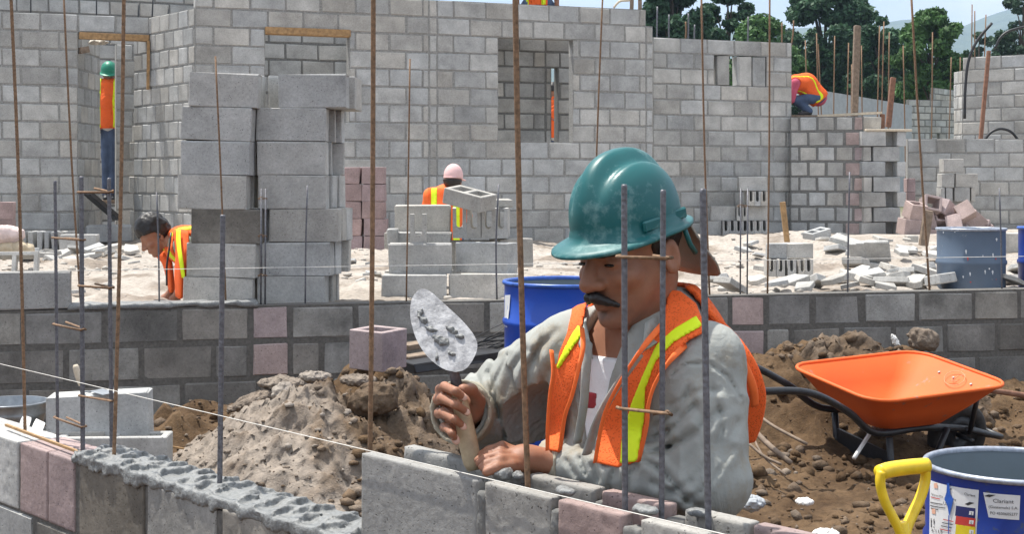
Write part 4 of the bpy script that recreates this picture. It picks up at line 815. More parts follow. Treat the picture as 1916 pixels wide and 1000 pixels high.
# fine rubble crumbs on the sand
SANDC = simple('dusty_crumb', (.40, .37, .33), .95, 40, .2, .3)
Vc = []; Fc = []; cnt = 0
while cnt < 1500:
    x = rg.uniform(0, 1916); Y = rg.uniform(8.3, 15); X = (x-CX)/F*Y; q = np.array([X, Y])-W2.A
    if q@W2.n < .25: continue
    dens = fbm(np.array([[X*1.4, Y*.9, 9.]]), 3, 78)[0]
    if rg.uniform() > np.clip((dens-.42)*5, .03, 1): continue
    r = .007+.025*rg.uniform()**4; k = IV*(1+rg.uniform(-.3, .3, (len(IV), 1)))*[r*1.3, r, r*.6]; Vc.append(k+[X, Y, ground_z(X, Y)+r*.2]); Fc.append(IF+cnt*len(IV)); cnt += 1
me = fast_mesh('rubble_crumbs', np.concatenate(Vc), np.concatenate(Fc), SANDC, False); obj('rubble_crumbs', me, label='small grey crumbs of broken concrete strewn over the sand', cat='rubble', kind='stuff')
def rock(x, y, P, r, seed, label, mat=SOIL, s=.35, rot=(0, 0, 0), name='rock'):
    me = sdf_mesh(lambda p: ell(p, (0, 0, 0), r)+min(r)*(.9*(fbm(p*(.9/min(r)), 4, seed, .6)-.5)+.35*(fbm(p*(2.2/min(r)), 3, seed+4, ridge=True)-.55)), -np.array(r)*1.5, np.array(r)*1.5, min(r)/11, name, mat)
    if mat is SOIL:
        a = me.attributes.new('soil', 'FLOAT', 'POINT'); a.data.foreach_set('value', np.full(len(me.vertices), s, np.float32)); me.attributes.new('green', 'FLOAT', 'POINT')
    return obj(name, me, None, J(x, y, P), rot, label, 'rock')
rock(528, 718, 402, (.11, .07, .035), 1, 'flat brown rock lying on the crest of the sandy heap', s=.45)
rock(470, 752, 405, (.12, .06, .035), 2, 'long brown slab of earth leaning on the left of the sandy heap', s=.35, rot=(0, -.4, .1))
rock(532, 738, 420, (.05, .05, .06), 3, 'pale pointed rock on the crest of the sandy heap', s=.75)
rock(590, 706, 398, (.08, .05, .03), 4, 'pale flat rock behind the crest of the sandy heap', s=.7)
rock(670, 712, 398, (.09, .06, .03), 5, 'brown flat rock before the pink hollow block', s=.4)
rock(700, 750, 452, (.10, .08, .075), 6, 'big dark earth clod behind the rusty bar', s=.1)
rock(860, 745, 430, (.05, .04, .03), 7, 'small grey stone on the dark heap beside the cuff', mat=GREY)
rock(1727, 637, 318, (.095, .07, .075), 8, 'big brown earth boulder against the foundation wall behind the wheelbarrow', s=.3)
rock(1676, 640, 322, (.02, .02, .055), 9, 'pale broken stone sliver beside the brown boulder', mat=WHITEP, rot=(0, -.5, 0))
rock(1475, 650, 345, (.03, .03, .025), 10, 'rounded dark clod on the dirt bank crest', s=.1)
rock(1826, 798, 392, (.035, .03, .07), 11, 'white stone standing beside the wheelbarrow wheel', mat=WHITEP, rot=(0, -.35, 0))
rock(1505, 940, 560, (.03, .03, .012), 12, 'small dirty plaster scrap on the ground before the wheelbarrow', mat=WHITEP)
rock(1546, 1000, 640, (.04, .03, .015), 13, 'larger plaster scrap on the ground near the yellow grip', mat=WHITEP)
rock(1405, 942, 540, (.05, .04, .03), 14, 'grey dusty cement lump on the ground beside the mason', mat=MATS['grey_render'])
# sticks and roots
def stick(pts, r, label, mat=WOODG): obj('stick', mesh('stick', *tube(smoothpath([J(*p) for p in pts], 4), r, 6), mat, True), label=label, cat='stick')
stick([(1415, 775, 430), (1450, 800, 438), (1510, 832, 446)], .007, 'long dry root on the dirt left of the wheelbarrow')
stick([(1405, 800, 440), (1440, 835, 450), (1480, 868, 455)], .012, 'thick dry stick on the dirt beside the mason')
stick([(1400, 830, 450), (1430, 855, 455), (1462, 870, 458)], .006, 'thin dry twig under the thick stick beside the mason')
stick([(1398, 788, 436), (1425, 850, 452), (1470, 890, 462)], .005, 'bent dry twig crossing the thick stick')
stick([(1598, 858, 425), (1642, 790, 408)], .010, 'white painted lath leaning under the wheelbarrow', WHITEP)
stick([(1830, 728, 372), (1900, 738, 368), (1990, 752, 362)], .016, 'red-tipped tool handle lying on the dirt behind the wheelbarrow', MATS['red_timber'])
stick([(298, 833, 470), (330, 838, 468), (356, 843, 466)], .004, 'short brown rod on the dirt beside the loose blocks', WOOD)
beam('plank', J(757, 650, 352), J(860, 632, 344), .1, .03, WOODG, 'upper weathered plank lying by the foundation wall behind the trowel', 'plank'); beam('plank', J(757, 672, 360), J(870, 655, 350), .1, .03, WOODG, 'lower weathered plank lying by the foundation wall behind the trowel', 'plank')
beam('plank', J(762, 688, 366), J(930, 662, 352), .16, .05, BLACKP, 'dark wet plank beneath the two weathered planks', 'plank')
rw = random.Random(3); wires = []
for i in range(22):
    y0 = rw.uniform(640, 690); wires.append(tube(smoothpath([J(850+rw.uniform(-30, 30), y0, 352), J(900, y0-18+rw.uniform(-6, 6), 350), J(975, y0-40+rw.uniform(-20, 20), 347)], 4), .0022, 4))
obj('wire_bundle', mesh('wire_bundle', *join(*wires), BLACKM), label='loose bundle of thin dark tie wire beside the blue drum', cat='wire', kind='stuff')

# ------------------------------------------------------------------ drums and bucket
def paint(name, col, wear, wcol, rough=.4, wsc=9):
    s = NT(name); n = s.noise(wsc, 6, .65); n2 = s.noise(60, 4, .6); m = s.ramp(s.mix(.3, n, n2), [(.56-wear, 0), (.62-wear*.6, 1)]); c = s.mix(s.noise(3, 3), [x*.75 for x in col], [x*1.2 for x in col]); return s.done(s.mix(m, c, wcol), rough, s.bump(n2, .15, .003))
BLUE = paint('chipped_blue_paint', (.012, .04, .26), -.02, (.06, .075, .1), .38, 14); BLUE2 = paint('bright_blue_paint', (.008, .065, .42), -.1, (.1, .15, .3), .3, 6); GBLUE = paint('faded_grey_blue_paint', (.10, .14, .20), -.06, (.2, .23, .26), .5, 5)
INNER = paint('drum_inside', (.16, .2, .23), -.05, (.25, .2, .13), .5, 6); RIM = simple('worn_rim', (.33, .36, .42), .35, 40, .3, .2, metal=.4)
def drum(label, x, y, P, rad, hgt, mat, hoops, zb=None, inner=INNER, rim=RIM):
    c = J(x, y, P); zt = c[2]; hgt = hgt if zb is None else zt-zb; root = thing('steel_drum', label, 'drum', (c[0], c[1], zt-hgt))
    prof = [(rad*.98, 0), (rad, .015)]
    for hz_ in hoops: prof += [(rad, hz_-.02), (rad+.008, hz_-.008), (rad+.008, hz_+.008), (rad, hz_+.02)]
    prof += [(rad, hgt-.02), (rad+.003, hgt-.008)]
    obj('shell', mesh('shell', *lathe(prof, 56), mat, True), root)
    obj('inside', mesh('inside', *lathe([(rad-.004, hgt-.004), (rad-.005, hgt*.3), (rad-.005, .02), (.001, .02)], 56), inner, True), root)
    a = np.linspace(0, 2*math.pi, 57); v = []; f = []
    prof = [(rad-.007, hgt-.010), (rad-.008, hgt), (rad-.003, hgt+.006), (rad+.006, hgt+.006), (rad+.010, hgt), (rad+.009, hgt-.009), (rad+.002, hgt-.012), (rad-.007, hgt-.010)]
    obj('rim', mesh('rim', *lathe(prof, 56), rim, True), root); return root, c, zt, hgt
dr, dc, dzt, dh = drum('cut blue drum with paper stickers standing beside the yellow spade grip', 1902, 870, 580, .284, .4, BLUE, (.14,), zb=-.03)
BRIM = simple('blue_rim', (.03, .1, .4), .35, 40, .3, .2)
d2 = drum('bright blue drum standing in the pit behind the mason', 1064, 527, 425, .283, .9, BLUE2, (.3, .6), zb=.05, rim=BRIM)[0]
d3 = drum('faded grey-blue cut drum on the plot behind the wheelbarrow', 1817, 428, 284, .218, .4, GBLUE, (.19,), zb=SITE-.01)[0]
d4 = drum('blue drum with a dark side standing beyond the grey-blue drum', 1962, 426, 284, .19, .4, BLUE, (.19,), zb=SITE-.01, rim=BRIM)[0]
# stickers: curved sheets on a drum, lettering as raised print on them
PAPER = simple('label_paper', (.72, .72, .72), .6, 20, .06, .05); INK = simple('black_print', (.03, .03, .035), .6, 40, .2, .0); PINKR = simple('red_print', (.55, .05, .04), .6, 30, .1, 0); PYEL = simple('yellow_print', (.75, .6, .02), .6, 30, .1, 0); PNAVY = simple('navy_print', (.02, .025, .12), .6, 30, .1, 0); PBLUE = simple('blue_drip', (.02, .09, .4), .5, 30, .3, 0); PORG = simple('faint_orange_print', (.75, .42, .3), .6, 30, .1, 0)
def px_on_drum(x, y, c=dc, rad=.284):                                    # photo pixel -> angle and height on the drum surface
    o = np.array([0, 0, H]); d = np.array([(x-CX)/F, 1, (CY-y)/F]); ox, oy = -c[0], -c[1]; A = d[0]**2+d[1]**2; B = 2*(ox*d[0]+oy*d[1]); C_ = ox*ox+oy*oy-rad*rad; t = (-B-math.sqrt(max(0, B*B-4*A*C_)))/(2*A); p = o+d*t; a_ = math.atan2(p[1]-c[1], p[0]-c[0]); return (a_-2*math.pi if a_ > .6 else a_), p[2]
def wrap(v, f, rr_, name, mat, parent):                                   # verts as (angle, z)
    return obj(name, mesh(name, [(rr_*math.cos(a), rr_*math.sin(a), z-(dzt-dh)) for a, z in v], f, mat), parent)
def patch(corners, off, name, mat, parent, n=10):                         # corners tl,tr,br,bl in photo pixels
    (a0, z0), (a1, z1), (a2, z2), (a3, z3) = [px_on_drum(*c) for c in corners]; v = []; f = []
    for i in range(n+1):
        t = i/n; v += [(a0+(a1-a0)*t, z0+(z1-z0)*t), (a3+(a2-a3)*t, z3+(z2-z3)*t)]
    for i in range(n): f.append((2*i, 2*i+1, 2*i+3, 2*i+2))
    return wrap(v, f, .284+off, name, mat, parent), ((a0, z0), (a1, z1), (a2, z2), (a3, z3))
def text_on(txt, x0, y0, x1, y1, mat, parent, hpx, off=.0032, shear=0):   # baseline from (x0,y0) to (x1,y1), cap height hpx
    cu = bpy.data.curves.new('lettering', 'FONT'); cu.body = txt; cu.size = 1; cu.resolution_u = 2; tmp = bpy.data.objects.new('lettering_tmp', cu); COL.objects.link(tmp); dg = bpy.context.evaluated_depsgraph_get(); me = bpy.data.meshes.new_from_object(tmp.evaluated_get(dg)); bpy.data.objects.remove(tmp)
    w = max(v.co.x for v in me.vertices); A, B = px_on_drum(x0, y0), px_on_drum(x1, y1); ht = abs(px_on_drum(x0, y0-hpx)[1]-A[1])/.72
    for v in me.vertices:
        t = v.co.x/w; a = A[0]+(B[0]-A[0])*t; z = A[1]+(B[1]-A[1])*t+v.co.y*ht-(dzt-dh); v.co = (( .284+off)*math.cos(a), (.284+off)*math.sin(a), z)
    me.materials.clear(); me.materials.append(mat); return obj('lettering', me, parent)
s1, _ = patch([(1741, 899), (1832, 918), (1827, 1010), (1739.5, 1001)], .0015, 'sticker', PAPER, dr); s1['label'] = 'large white product label with coloured hazard boxes and blue drips'
s2, _ = patch([(1840, 922), (1909, 928), (1907, 974), (1850, 969)], .0015, 'sticker', PAPER, dr); s2['label'] = 'small white address label'
text_on('Clariant', 1858, 941, 1897, 943, INK, s2, 7.5); text_on('(Guatemala) S.A.', 1850, 951, 1905, 954, INK, s2, 5); text_on('PO 4500605277', 1853, 963, 1904, 966, INK, s2, 5.5)
def tri(pts, mat, parent, off=.003): wrap([px_on_drum(*p) for p in pts], [tuple(range(len(pts)))], .284+off, 'mark', mat, parent)
tri([(1842, 929), (1850, 926), (1864, 927), (1852, 931)], INK, s2)
for (y0, y1, m) in ((947, 966, PNAVY), (966, 982, PINKR), (982, 1006, PYEL)): patch([(1790, y0), (1826, y0+5), (1825, y1+5), (1788, y1)], .0028, 'hazard_box', m, s1, 4)
for y in (955, 972, 990): patch([(1815, y+2), (1823, y+3), (1822, y+10), (1814, y+9)], .0036, 'hazard_mark', PAPER, s1, 2)
for y, t in ((955, '3'), (972, '0'), (990, '1')): text_on(t, 1817, y+9, 1820, y+9.4, INK, s1, 5, .0042)
text_on('Clariant', 1805, 927, 1826, 931, INK, s1, 5); text_on('Nyloprint MTA - 4 Univ. kg', 1744, 927, 1790, 938, INK, s1, 4.5); text_on('Univ', 1766, 945, 1782, 949, INK, s1, 6)
tri([(1806, 944), (1815, 940), (1824, 942), (1812, 947)], INK, s1); tri([(1777, 917), (1781, 914), (1782, 917)], INK, s1)
for i, (x0, y0, x1, y1) in enumerate(((1743, 930, 1760, 934), (1742, 940, 1765, 944), (1742, 946, 1770, 951), (1766, 972, 1785, 976), (1764, 978, 1784, 982), (1762, 984, 1782, 988), (1760, 990, 1780, 994), (1743, 951, 1757, 954))): patch([(x0, y0), (x1, y1), (x1, y1+1.6), (x0, y0+1.6)], .0028, 'print_line', INK if i % 3 else PINKR, s1, 3)
text_on('1!', 1741, 987, 1750, 989, INK, s1, 18); text_on('4-115', 1744, 996, 1765, 999, INK, s1, 6)
for x, y in ((1752, 909), (1748, 957)): tri([(x-3, y-4), (x+3, y-4), (x+4, y+6), (x-3, y+5)], PORG, s1)
tri([(1774, 905), (1778, 905), (1780, 925), (1786, 935), (1783, 948), (1778, 968), (1775, 948), (1769, 935), (1773, 922)], PBLUE, s1, .0046); tri([(1776.5, 965), (1778.5, 965), (1777.5, 1000), (1776, 1000)], PBLUE, s1, .0046)
# torn white label on the bright blue drum
def patch2(c, rad, corners, mat, parent, zbase):
    v = [px_on_drum(x, y, c, rad) for x, y in corners]; obj('sticker', mesh('sticker', [((rad+.003)*math.cos(a), (rad+.003)*math.sin(a), z-zbase) for a, z in v], [tuple(range(len(v)))], mat), parent)
patch2(J(1064, 527, 425), .283, [(946, 553), (956, 552), (954, 580), (950, 613), (945, 611)], PAPER, d2, .05)
SPL = simple('paint_splash', (.7, .72, .75), .5, 40, .1, .1)
c3 = J(1817, 428, 284); rs = random.Random(2)
for i in range(16):
    x, y = rs.uniform(1762, 1868), rs.uniform(432, 528); w, h_ = rs.uniform(.8, 2.2), rs.uniform(1, 7); patch2(c3, .218, [(x-w, y), (x, y-h_*.4), (x+w, y), (x+.3, y+h_)], SPL if i % 4 else PINKR, d3, SITE-.01)
# galvanised bucket
GALV = simple('galvanised_steel', (.33, .35, .37), .4, 14, .3, .15, metal=.6)
bk = J(18, 752, 470); zb = bk[2]-.27; bucket = thing('bucket', 'galvanised bucket with blue label behind the left end of the wall', 'bucket', (bk[0], bk[1], zb)); hb = .27
obj('shell', mesh('shell', *lathe([(.10, 0), (.118, .12), (.121, .125), (.121, .135), (.122, .14), (.135, .215), (.139, .22), (.139, .23), (.138, .235), (.144, .262), (.149, .266), (.149, .272), (.142, .272)], 40), GALV, True), bucket)
obj('inside', mesh('inside', *lathe([(.142, .272), (.100, .02), (.001, .02)], 40), GALV, True), bucket)
v = []; f = []
for i in range(9): a = math.radians(235+i*10); v += [((.122)*math.cos(a), .122*math.sin(a), .02), (.139*math.cos(a), .139*math.sin(a), .195)]
for i in range(8): f.append((2*i, 2*i+2, 2*i+3, 2*i+1))
obj('sticker', mesh('sticker', v, f, BLUE2), bucket)
q = J(18, 870, 470); obj('concrete_block', block_mesh(.36, zb if zb > .1 else .12, .25, GREY, 0), None, (bk[0], bk[1], zb-max(zb, .12)/2), (0, 0, .1), 'base block under the galvanised bucket', 'block')
beam('pale_lath', J(38, 822, 560), J(49, 784, 545), .03, .02, WHITEP, 'first pale timber offcut leaning before the bucket', 'lath', up=(0, 1, 0)); beam('pale_lath', J(62, 824, 560), J(74, 792, 545), .035, .02, WHITEP, 'second pale timber offcut leaning before the bucket next to the upright block', 'lath', up=(0, 1, 0))
# ------------------------------------------------------------------ wheelbarrow
ORANGE = paint('worn_orange_paint', (.70, .115, .012), -.045, (.40, .16, .10), .68, 11); TYRE = simple('dusty_tyre', (.035, .032, .03), .85, 40, .4, .4)
wbP = 405.; wc = J(1690, 705, wbP); wb = thing('wheelbarrow', 'orange wheelbarrow with black frame standing on the dirt', 'wheelbarrow', (wc[0], wc[1], 0))
yaw = R(24); ax = np.array([math.cos(yaw), math.sin(yaw), .02]); wd_ = np.array([math.sin(yaw), -math.cos(yaw), -.135]); ax = nrm(ax); wd_ = nrm(wd_); upv = nrm(np.cross(ax, -wd_)); upv = upv if upv[2] > 0 else -upv
zr = wc[2]
def L(a, w, u): return ax*a+wd_*w+upv*u+np.array([0, 0, zr])            # along, width (towards camera), up from the rim
def ring(a0, a1, w0, w1, u, rc, n=6, lift=0):
    out = []
    for cx, cy, s0 in ((a1-rc, w1-rc, 0), (a0+rc, w1-rc, 1), (a0+rc, w0+rc, 2), (a1-rc, w0+rc, 3)):
        for k in range(n): an = math.pi/2*(s0+k/(n-1)); out.append(L(cx+rc*math.cos(an), cy+rc*math.sin(an), u+lift*max(0, (cx-(a0+a1)/2))))
    return out
LV = [(-.415, .355, -.325, .325, .0, .12, .05), (-.405, .345, -.315, .315, -.004, .115, .05), (-.335, .235, -.25, .25, -.09, .10, .02), (-.26, .12, -.19, .19, -.170, .08, 0), (-.24, .10, -.17, .17, -.178, .07, 0)]
def shell(off):
    v = []; f = []
    for a0, a1, w0, w1, u, rc, lf in LV: v += [p-upv*off for p in ring(a0-off*.5, a1+off*.5, w0-off*.7, w1+off*.7, u, rc, 6, lf)]
    n = 24
    for i in range(len(LV)-1):
        for k in range(n): f.append((i*n+k, i*n+(k+1) % n, (i+1)*n+(k+1) % n, (i+1)*n+k))
    f.append(tuple(range((len(LV)-1)*n, len(LV)*n))); return v, f
v0, f0 = shell(0); v1, f1 = shell(.005); tv, tf = join((v0, f0), (v1, [q[::-1] for q in f1]))
tray = obj('tray', mesh('tray', tv, tf, ORANGE, True), wb)
rimp = ring(-.418, .358, -.328, .328, .002, .12, 6, .05); obj('rim', mesh('rim', *tube(rimp+rimp[:2], .009, 7, False), ORANGE, True), tray)
# emblem ring and bolts on the front slope
EMB = simple('pale_orange_emboss', (.72, .30, .16), .6, 40, .1, 0)
em = [L(.286+.032*math.sin(t), .02+.06*math.cos(t), -.026+.029*math.sin(t)) for t in np.linspace(0, 6.28, 18)]
obj('emblem', mesh('emblem', *tube(em, .0016, 5, False), EMB, True), tray); obj('emblem', mesh('emblem', *join(tube([L(.29, 0, -.022), L(.272, .02, -.038), L(.300, .03, -.013)], .002, 5), tube([L(.28, .05, -.031), L(.268, .0, -.042)], .0016, 5)), EMB), tray)
for w in (-.1, .12, .0): obj('bolt', mesh('bolt', *tube([L(.3, w, -.036), L(.295, w, -.026)], .006, 6), GALV), tray)
for s in (-1, 1):
    hp = smoothpath([L(-1.0, s*.27, .085), L(-.72, s*.265, .055), L(-.48, s*.23, -.06), L(-.3, s*.2, -.18), L(0, s*.15, -.2), L(.3, s*.09, -.25), L(.47, s*.075, -.30)], 5)
    obj('handle', mesh('handle', *tube(hp, .0165, 10), BLACKM, True), wb)
    lg = L(-.22, s*.2, -.21); foot = lg+np.array([0, 0, -.28])+ax*.02; obj('leg', mesh('leg', *join(tube([lg, foot], .016, 8), tube([foot, foot+ax*.05-[0, 0, .004]], .016, 8)), BLACKM, True), wb)
    obj('strut', mesh('strut', *tube([L(.16, s*.14, -.22), L(.02, s*.17, -.47)], .015, 8), BLACKM, True), wb)
    obj('front_brace', mesh('front_brace', *tube([L(.31, s*.16, -.05), L(.32, s*.11, -.27)], .012, 6), BLACKM, True), wb)
q = [L(-.22, s*.2, u)+ax*.0 for s in (-1, 1) for u in (-.28, -.36)]
obj('cross_plate', mesh('cross_plate', *join(([q[0], q[1], q[3], q[2]]+[p+ax*.012 for p in (q[0], q[1], q[3], q[2])], [(0, 1, 2, 3), (7, 6, 5, 4), (0, 4, 5, 1), (1, 5, 6, 2), (2, 6, 7, 3), (3, 7, 4, 0)])), BLACKM), wb)
wcn = L(.345, 0, -.31); 
def torus(c, axis, Rr, prof, n=36):
    axis = nrm(axis); u = nrm(np.cross(axis, [0, 0, 1])); w = np.cross(axis, u); v = []; f = []; m = len(prof)
    for i in range(n):
        a = 2*math.pi*i/n; d = math.cos(a)*u+math.sin(a)*w
        for (r, h_) in prof: v.append(c+d*(Rr+r)+axis*h_)
    for i in range(n):
        for k in range(m): f.append((i*m+k, ((i+1) % n)*m+k, ((i+1) % n)*m+(k+1) % m, i*m+(k+1) % m))
    return v, f
wh = obj('wheel', mesh('wheel', *torus(wcn, wd_, .125, [(.04*math.cos(a), .042*math.sin(a)) for a in np.linspace(0, 2*math.pi, 12, endpoint=False)]), TYRE, True), wb)
obj('hub', mesh('hub', *join(torus(wcn, wd_, .055, [(.04, .03), (.04, -.03), (-.03, -.02), (-.03, .02)]), tube([wcn-wd_*.11, wcn+wd_*.11], .012, 8)), BLACKM, True), wh)
obj('axle_guard', mesh('axle_guard', *tube(smoothpath([L(.30, .1, -.25), L(.52, .09, -.31), L(.58, 0, -.33), L(.52, -.09, -.31), L(.30, -.1, -.25)], 5), .014, 7), BLACKM, True), wb)
# ------------------------------------------------------------------ yellow spade
YEL = simple('yellow_plastic', (.80, .56, .02), .4, 18, .12, .1, Subsurface_Weight=.0)
sp0 = J(1692, 1000, 690); spade = thing('spade', 'spade with a yellow plastic D grip standing beside the cut blue drum', 'spade', (sp0[0], sp0[1], 0)); o3 = np.array([sp0[0], sp0[1], 0])
def S3(x, y, P=690): return J(x, y, P)-o3
outer = [S3(1650, 882), S3(1647, 905), S3(1655, 938), S3(1670, 968), S3(1682, 992), S3(1687, 1010)]; outer2 = [S3(1732, 878, 676), S3(1731, 902, 676), S3(1722, 932, 678), S3(1708, 962, 682), S3(1698, 985, 686), S3(1692, 1010)]
def flat_sweep(pts, a, b, dirv):
    v = []; f = []; n = 12; dirv = nrm(dirv); m = len(pts)
    for i, p in enumerate(pts):
        t = nrm(pts[min(i+1, m-1)]-pts[max(i-1, 0)]); s = nrm(np.cross(t, dirv)); d = np.cross(s, t)
        for k in range(n): an = 2*math.pi*k/n; v.append(p+a*math.cos(an)*s+b*math.sin(an)*d)
    for i in range(m-1):
        for k in range(n): f.append((i*n+k, i*n+(k+1) % n, (i+1)*n+(k+1) % n, (i+1)*n+k))
    f += [tuple(range(n-1, -1, -1)), tuple(range((m-1)*n, m*n))]; return v, f
vd = np.array([0, 1, .2])
obj('grip', mesh('grip', *join(flat_sweep(smoothpath(outer, 5), .0135, .019, vd), flat_sweep(smoothpath(outer2, 5), .0135, .019, vd), flat_sweep(smoothpath([S3(1646, 886), S3(1665, 880, 686), S3(1700, 875, 680), S3(1735, 872, 676)], 5), .0215, .0215, vd)), YEL, True), spade)
b0 = S3(1689, 1000); obj('shaft', mesh('shaft', *tube([b0+[0, 0, .03], b0*[1, 1, 0]+[.03, .02, .09]], .016, 10), YEL, True), spade)
e = b0*[1, 1, 0]+np.array([.03, .02, .1]); bm = box_bm((-.1, -.004, -.2), (.1, .004, .03), .003); me = bm_mesh(bm, 'blade', STEEL); obj('blade', me, spade, e)
# ------------------------------------------------------------------ small trowel on the upright block
t0 = J(178, 733, 476); tw = thing('pointing_trowel', 'small trowel with a wooden handle lying on the upright block', 'trowel', t0)
obj('handle', mesh('handle', *tube(smoothpath([J(141, 683, 476)-t0, J(145, 700, 476)-t0, J(152, 722, 476)-t0], 4), [.008, .012, .0125, .013, .0125, .0125, .012, .011, .009], 10), PALEW, True), tw)
obj('tang', mesh('tang', *tube([J(152, 720, 476)-t0, J(158, 734, 476)-t0, J(172, 733, 472)-t0], .004, 6), GALV, True), tw)
bl = [J(168, 734, 476), J(192, 729, 470), J(215, 737, 478), J(192, 741, 484)]; bl = [b-t0+np.array([0, .0, .003]) for b in bl]; obj('blade', mesh('blade', bl+[b-[0, 0, .002] for b in bl], [(0, 1, 2, 3), (7, 6, 5, 4), (0, 4, 5, 1), (1, 5, 6, 2), (2, 6, 7, 3), (3, 7, 4, 0)], GALV), tw)
# ------------------------------------------------------------------ people: shared pieces
def fabric(name, col, scale=26, var=.22, rough=.9, bump=.35, dirt=None, mesh_=False, wrinkle=0):
    s = NT(name); n = s.noise(scale, 5, .65); n2 = s.noise(6, 4, .6); wv = s.noise(420, 2, .5); c = s.mix(s.ramp(n2, [(.3, 0), (.7, 1)]), [x*(1-var) for x in col], [min(1, x*(1+var)) for x in col])
    if dirt: c = s.mix(s.ramp(s.noise(9, 5, .7), [(.5, 0), (.68, .8)]), c, dirt)
    nm = s.bump(n, bump, .01)
    if wrinkle:
        wn_ = s.n('ShaderNodeTexNoise'); wn_.inputs['Scale'].default_value = 6.5; wn_.inputs['Detail'].default_value = 3; wn_.inputs['Distortion'].default_value = 1.6; mp_ = s.n('ShaderNodeMapping'); mp_.inputs['Scale'].default_value = (1.6, 1.2, .7); mp_.inputs['Rotation'].default_value = (.3, .5, 0); s.l(s.coord(), mp_.inputs[0]); s.l(mp_.outputs[0], wn_.inputs['Vector']); rd = s.math('ABSOLUTE', s.math('SUBTRACT', wn_.outputs[0], .5)); nm = s.bump(s.ramp(rd, [(0, 0), (.09, 1)]), wrinkle, .006, nm)
    if mesh_:
        v = s.n('ShaderNodeTexVoronoi', feature='F1'); v.inputs['Scale'].default_value = 230; s.l(s.coord(), v.inputs['Vector']); h = s.ramp(v.outputs['Distance'], [(.18, 0), (.42, 1)]); c = s.mix(h, [x*.72 for x in col], c); nm = s.bump(h, .5, .002, nm)
    return s.done(c, rough, nm, Specular_IOR_Level=.25)
def skinmat(name, c):
    s = NT(name); n = s.noise(16, 5, .65); n2 = s.noise(140, 4, .6); at_ = s.n('ShaderNodeAttribute', attribute_name='stubble'); col = s.mix(s.ramp(n, [(.3, 0), (.7, 1)]), [c[0]*.82, c[1]*.78, c[2]*.76], [c[0]*1.15, c[1]*1.12, c[2]*1.1]); col = s.mix(at_.outputs['Fac'], col, (.05, .036, .03)); return s.done(col, .58, s.bump(n2, .18, .002), Subsurface_Weight=.12, Subsurface_Scale=.01)
SKIN = skinmat('brown_skin', (.30, .142, .085)); HAIR = simple('black_hair', (.012, .010, .010), .5, 90, .4, .6, .003)
SHIRT = fabric('grey_green_work_shirt', (.325, .335, .315), 60, .16, .95, .18, dirt=(.27, .23, .17), wrinkle=.2); TEE = fabric('white_t_shirt', (.78, .78, .8), 30, .05)
VORG = fabric('orange_mesh_vest', (.86, .14, .03), 30, .12, .8, .2, mesh_=True); VTRIM = fabric('orange_vest_binding', (.88, .17, .04), 40, .08, .7, .2); LIME = fabric('lime_reflective_strip', (.70, .86, .02), 30, .08, .6, .15)
JEANS = fabric('blue_jeans', (.07, .1, .17), 30, .3); PINKS = fabric('pink_shirt', (.5, .10, .16), 30, .15); OLIVE = fabric('grey_green_t_shirt', (.33, .38, .31), 30, .15); CAPG = fabric('khaki_cap', (.33, .31, .27), 40, .2); CAPP = fabric('pale_pink_cap', (.72, .47, .46), 40, .12); PALE = fabric('pale_grey_shirt', (.5, .5, .5), 30, .15)
def hatmat(name, c):
    s = NT(name); n = s.noise(30, 5, .7); n2 = s.noise(7, 4, .65); w = s.ramp(s.mix(.45, n, n2), [(.52, 0), (.70, .5)]); col = s.mix(w, c, (.35, .52, .5)); return s.done(col, s.ramp(n2, [(.3, .34), (.7, .55)]), s.bump(n, .06, .002))
TEAL = hatmat('scuffed_teal_plastic', (.0015, .10, .105)); GREENH = hatmat('green_plastic', (.005, .2, .12))
def frame(f, up=(0, 0, 1)):
    f = nrm(f); l = nrm(np.cross(up, f)); return f, l, np.cross(f, l)
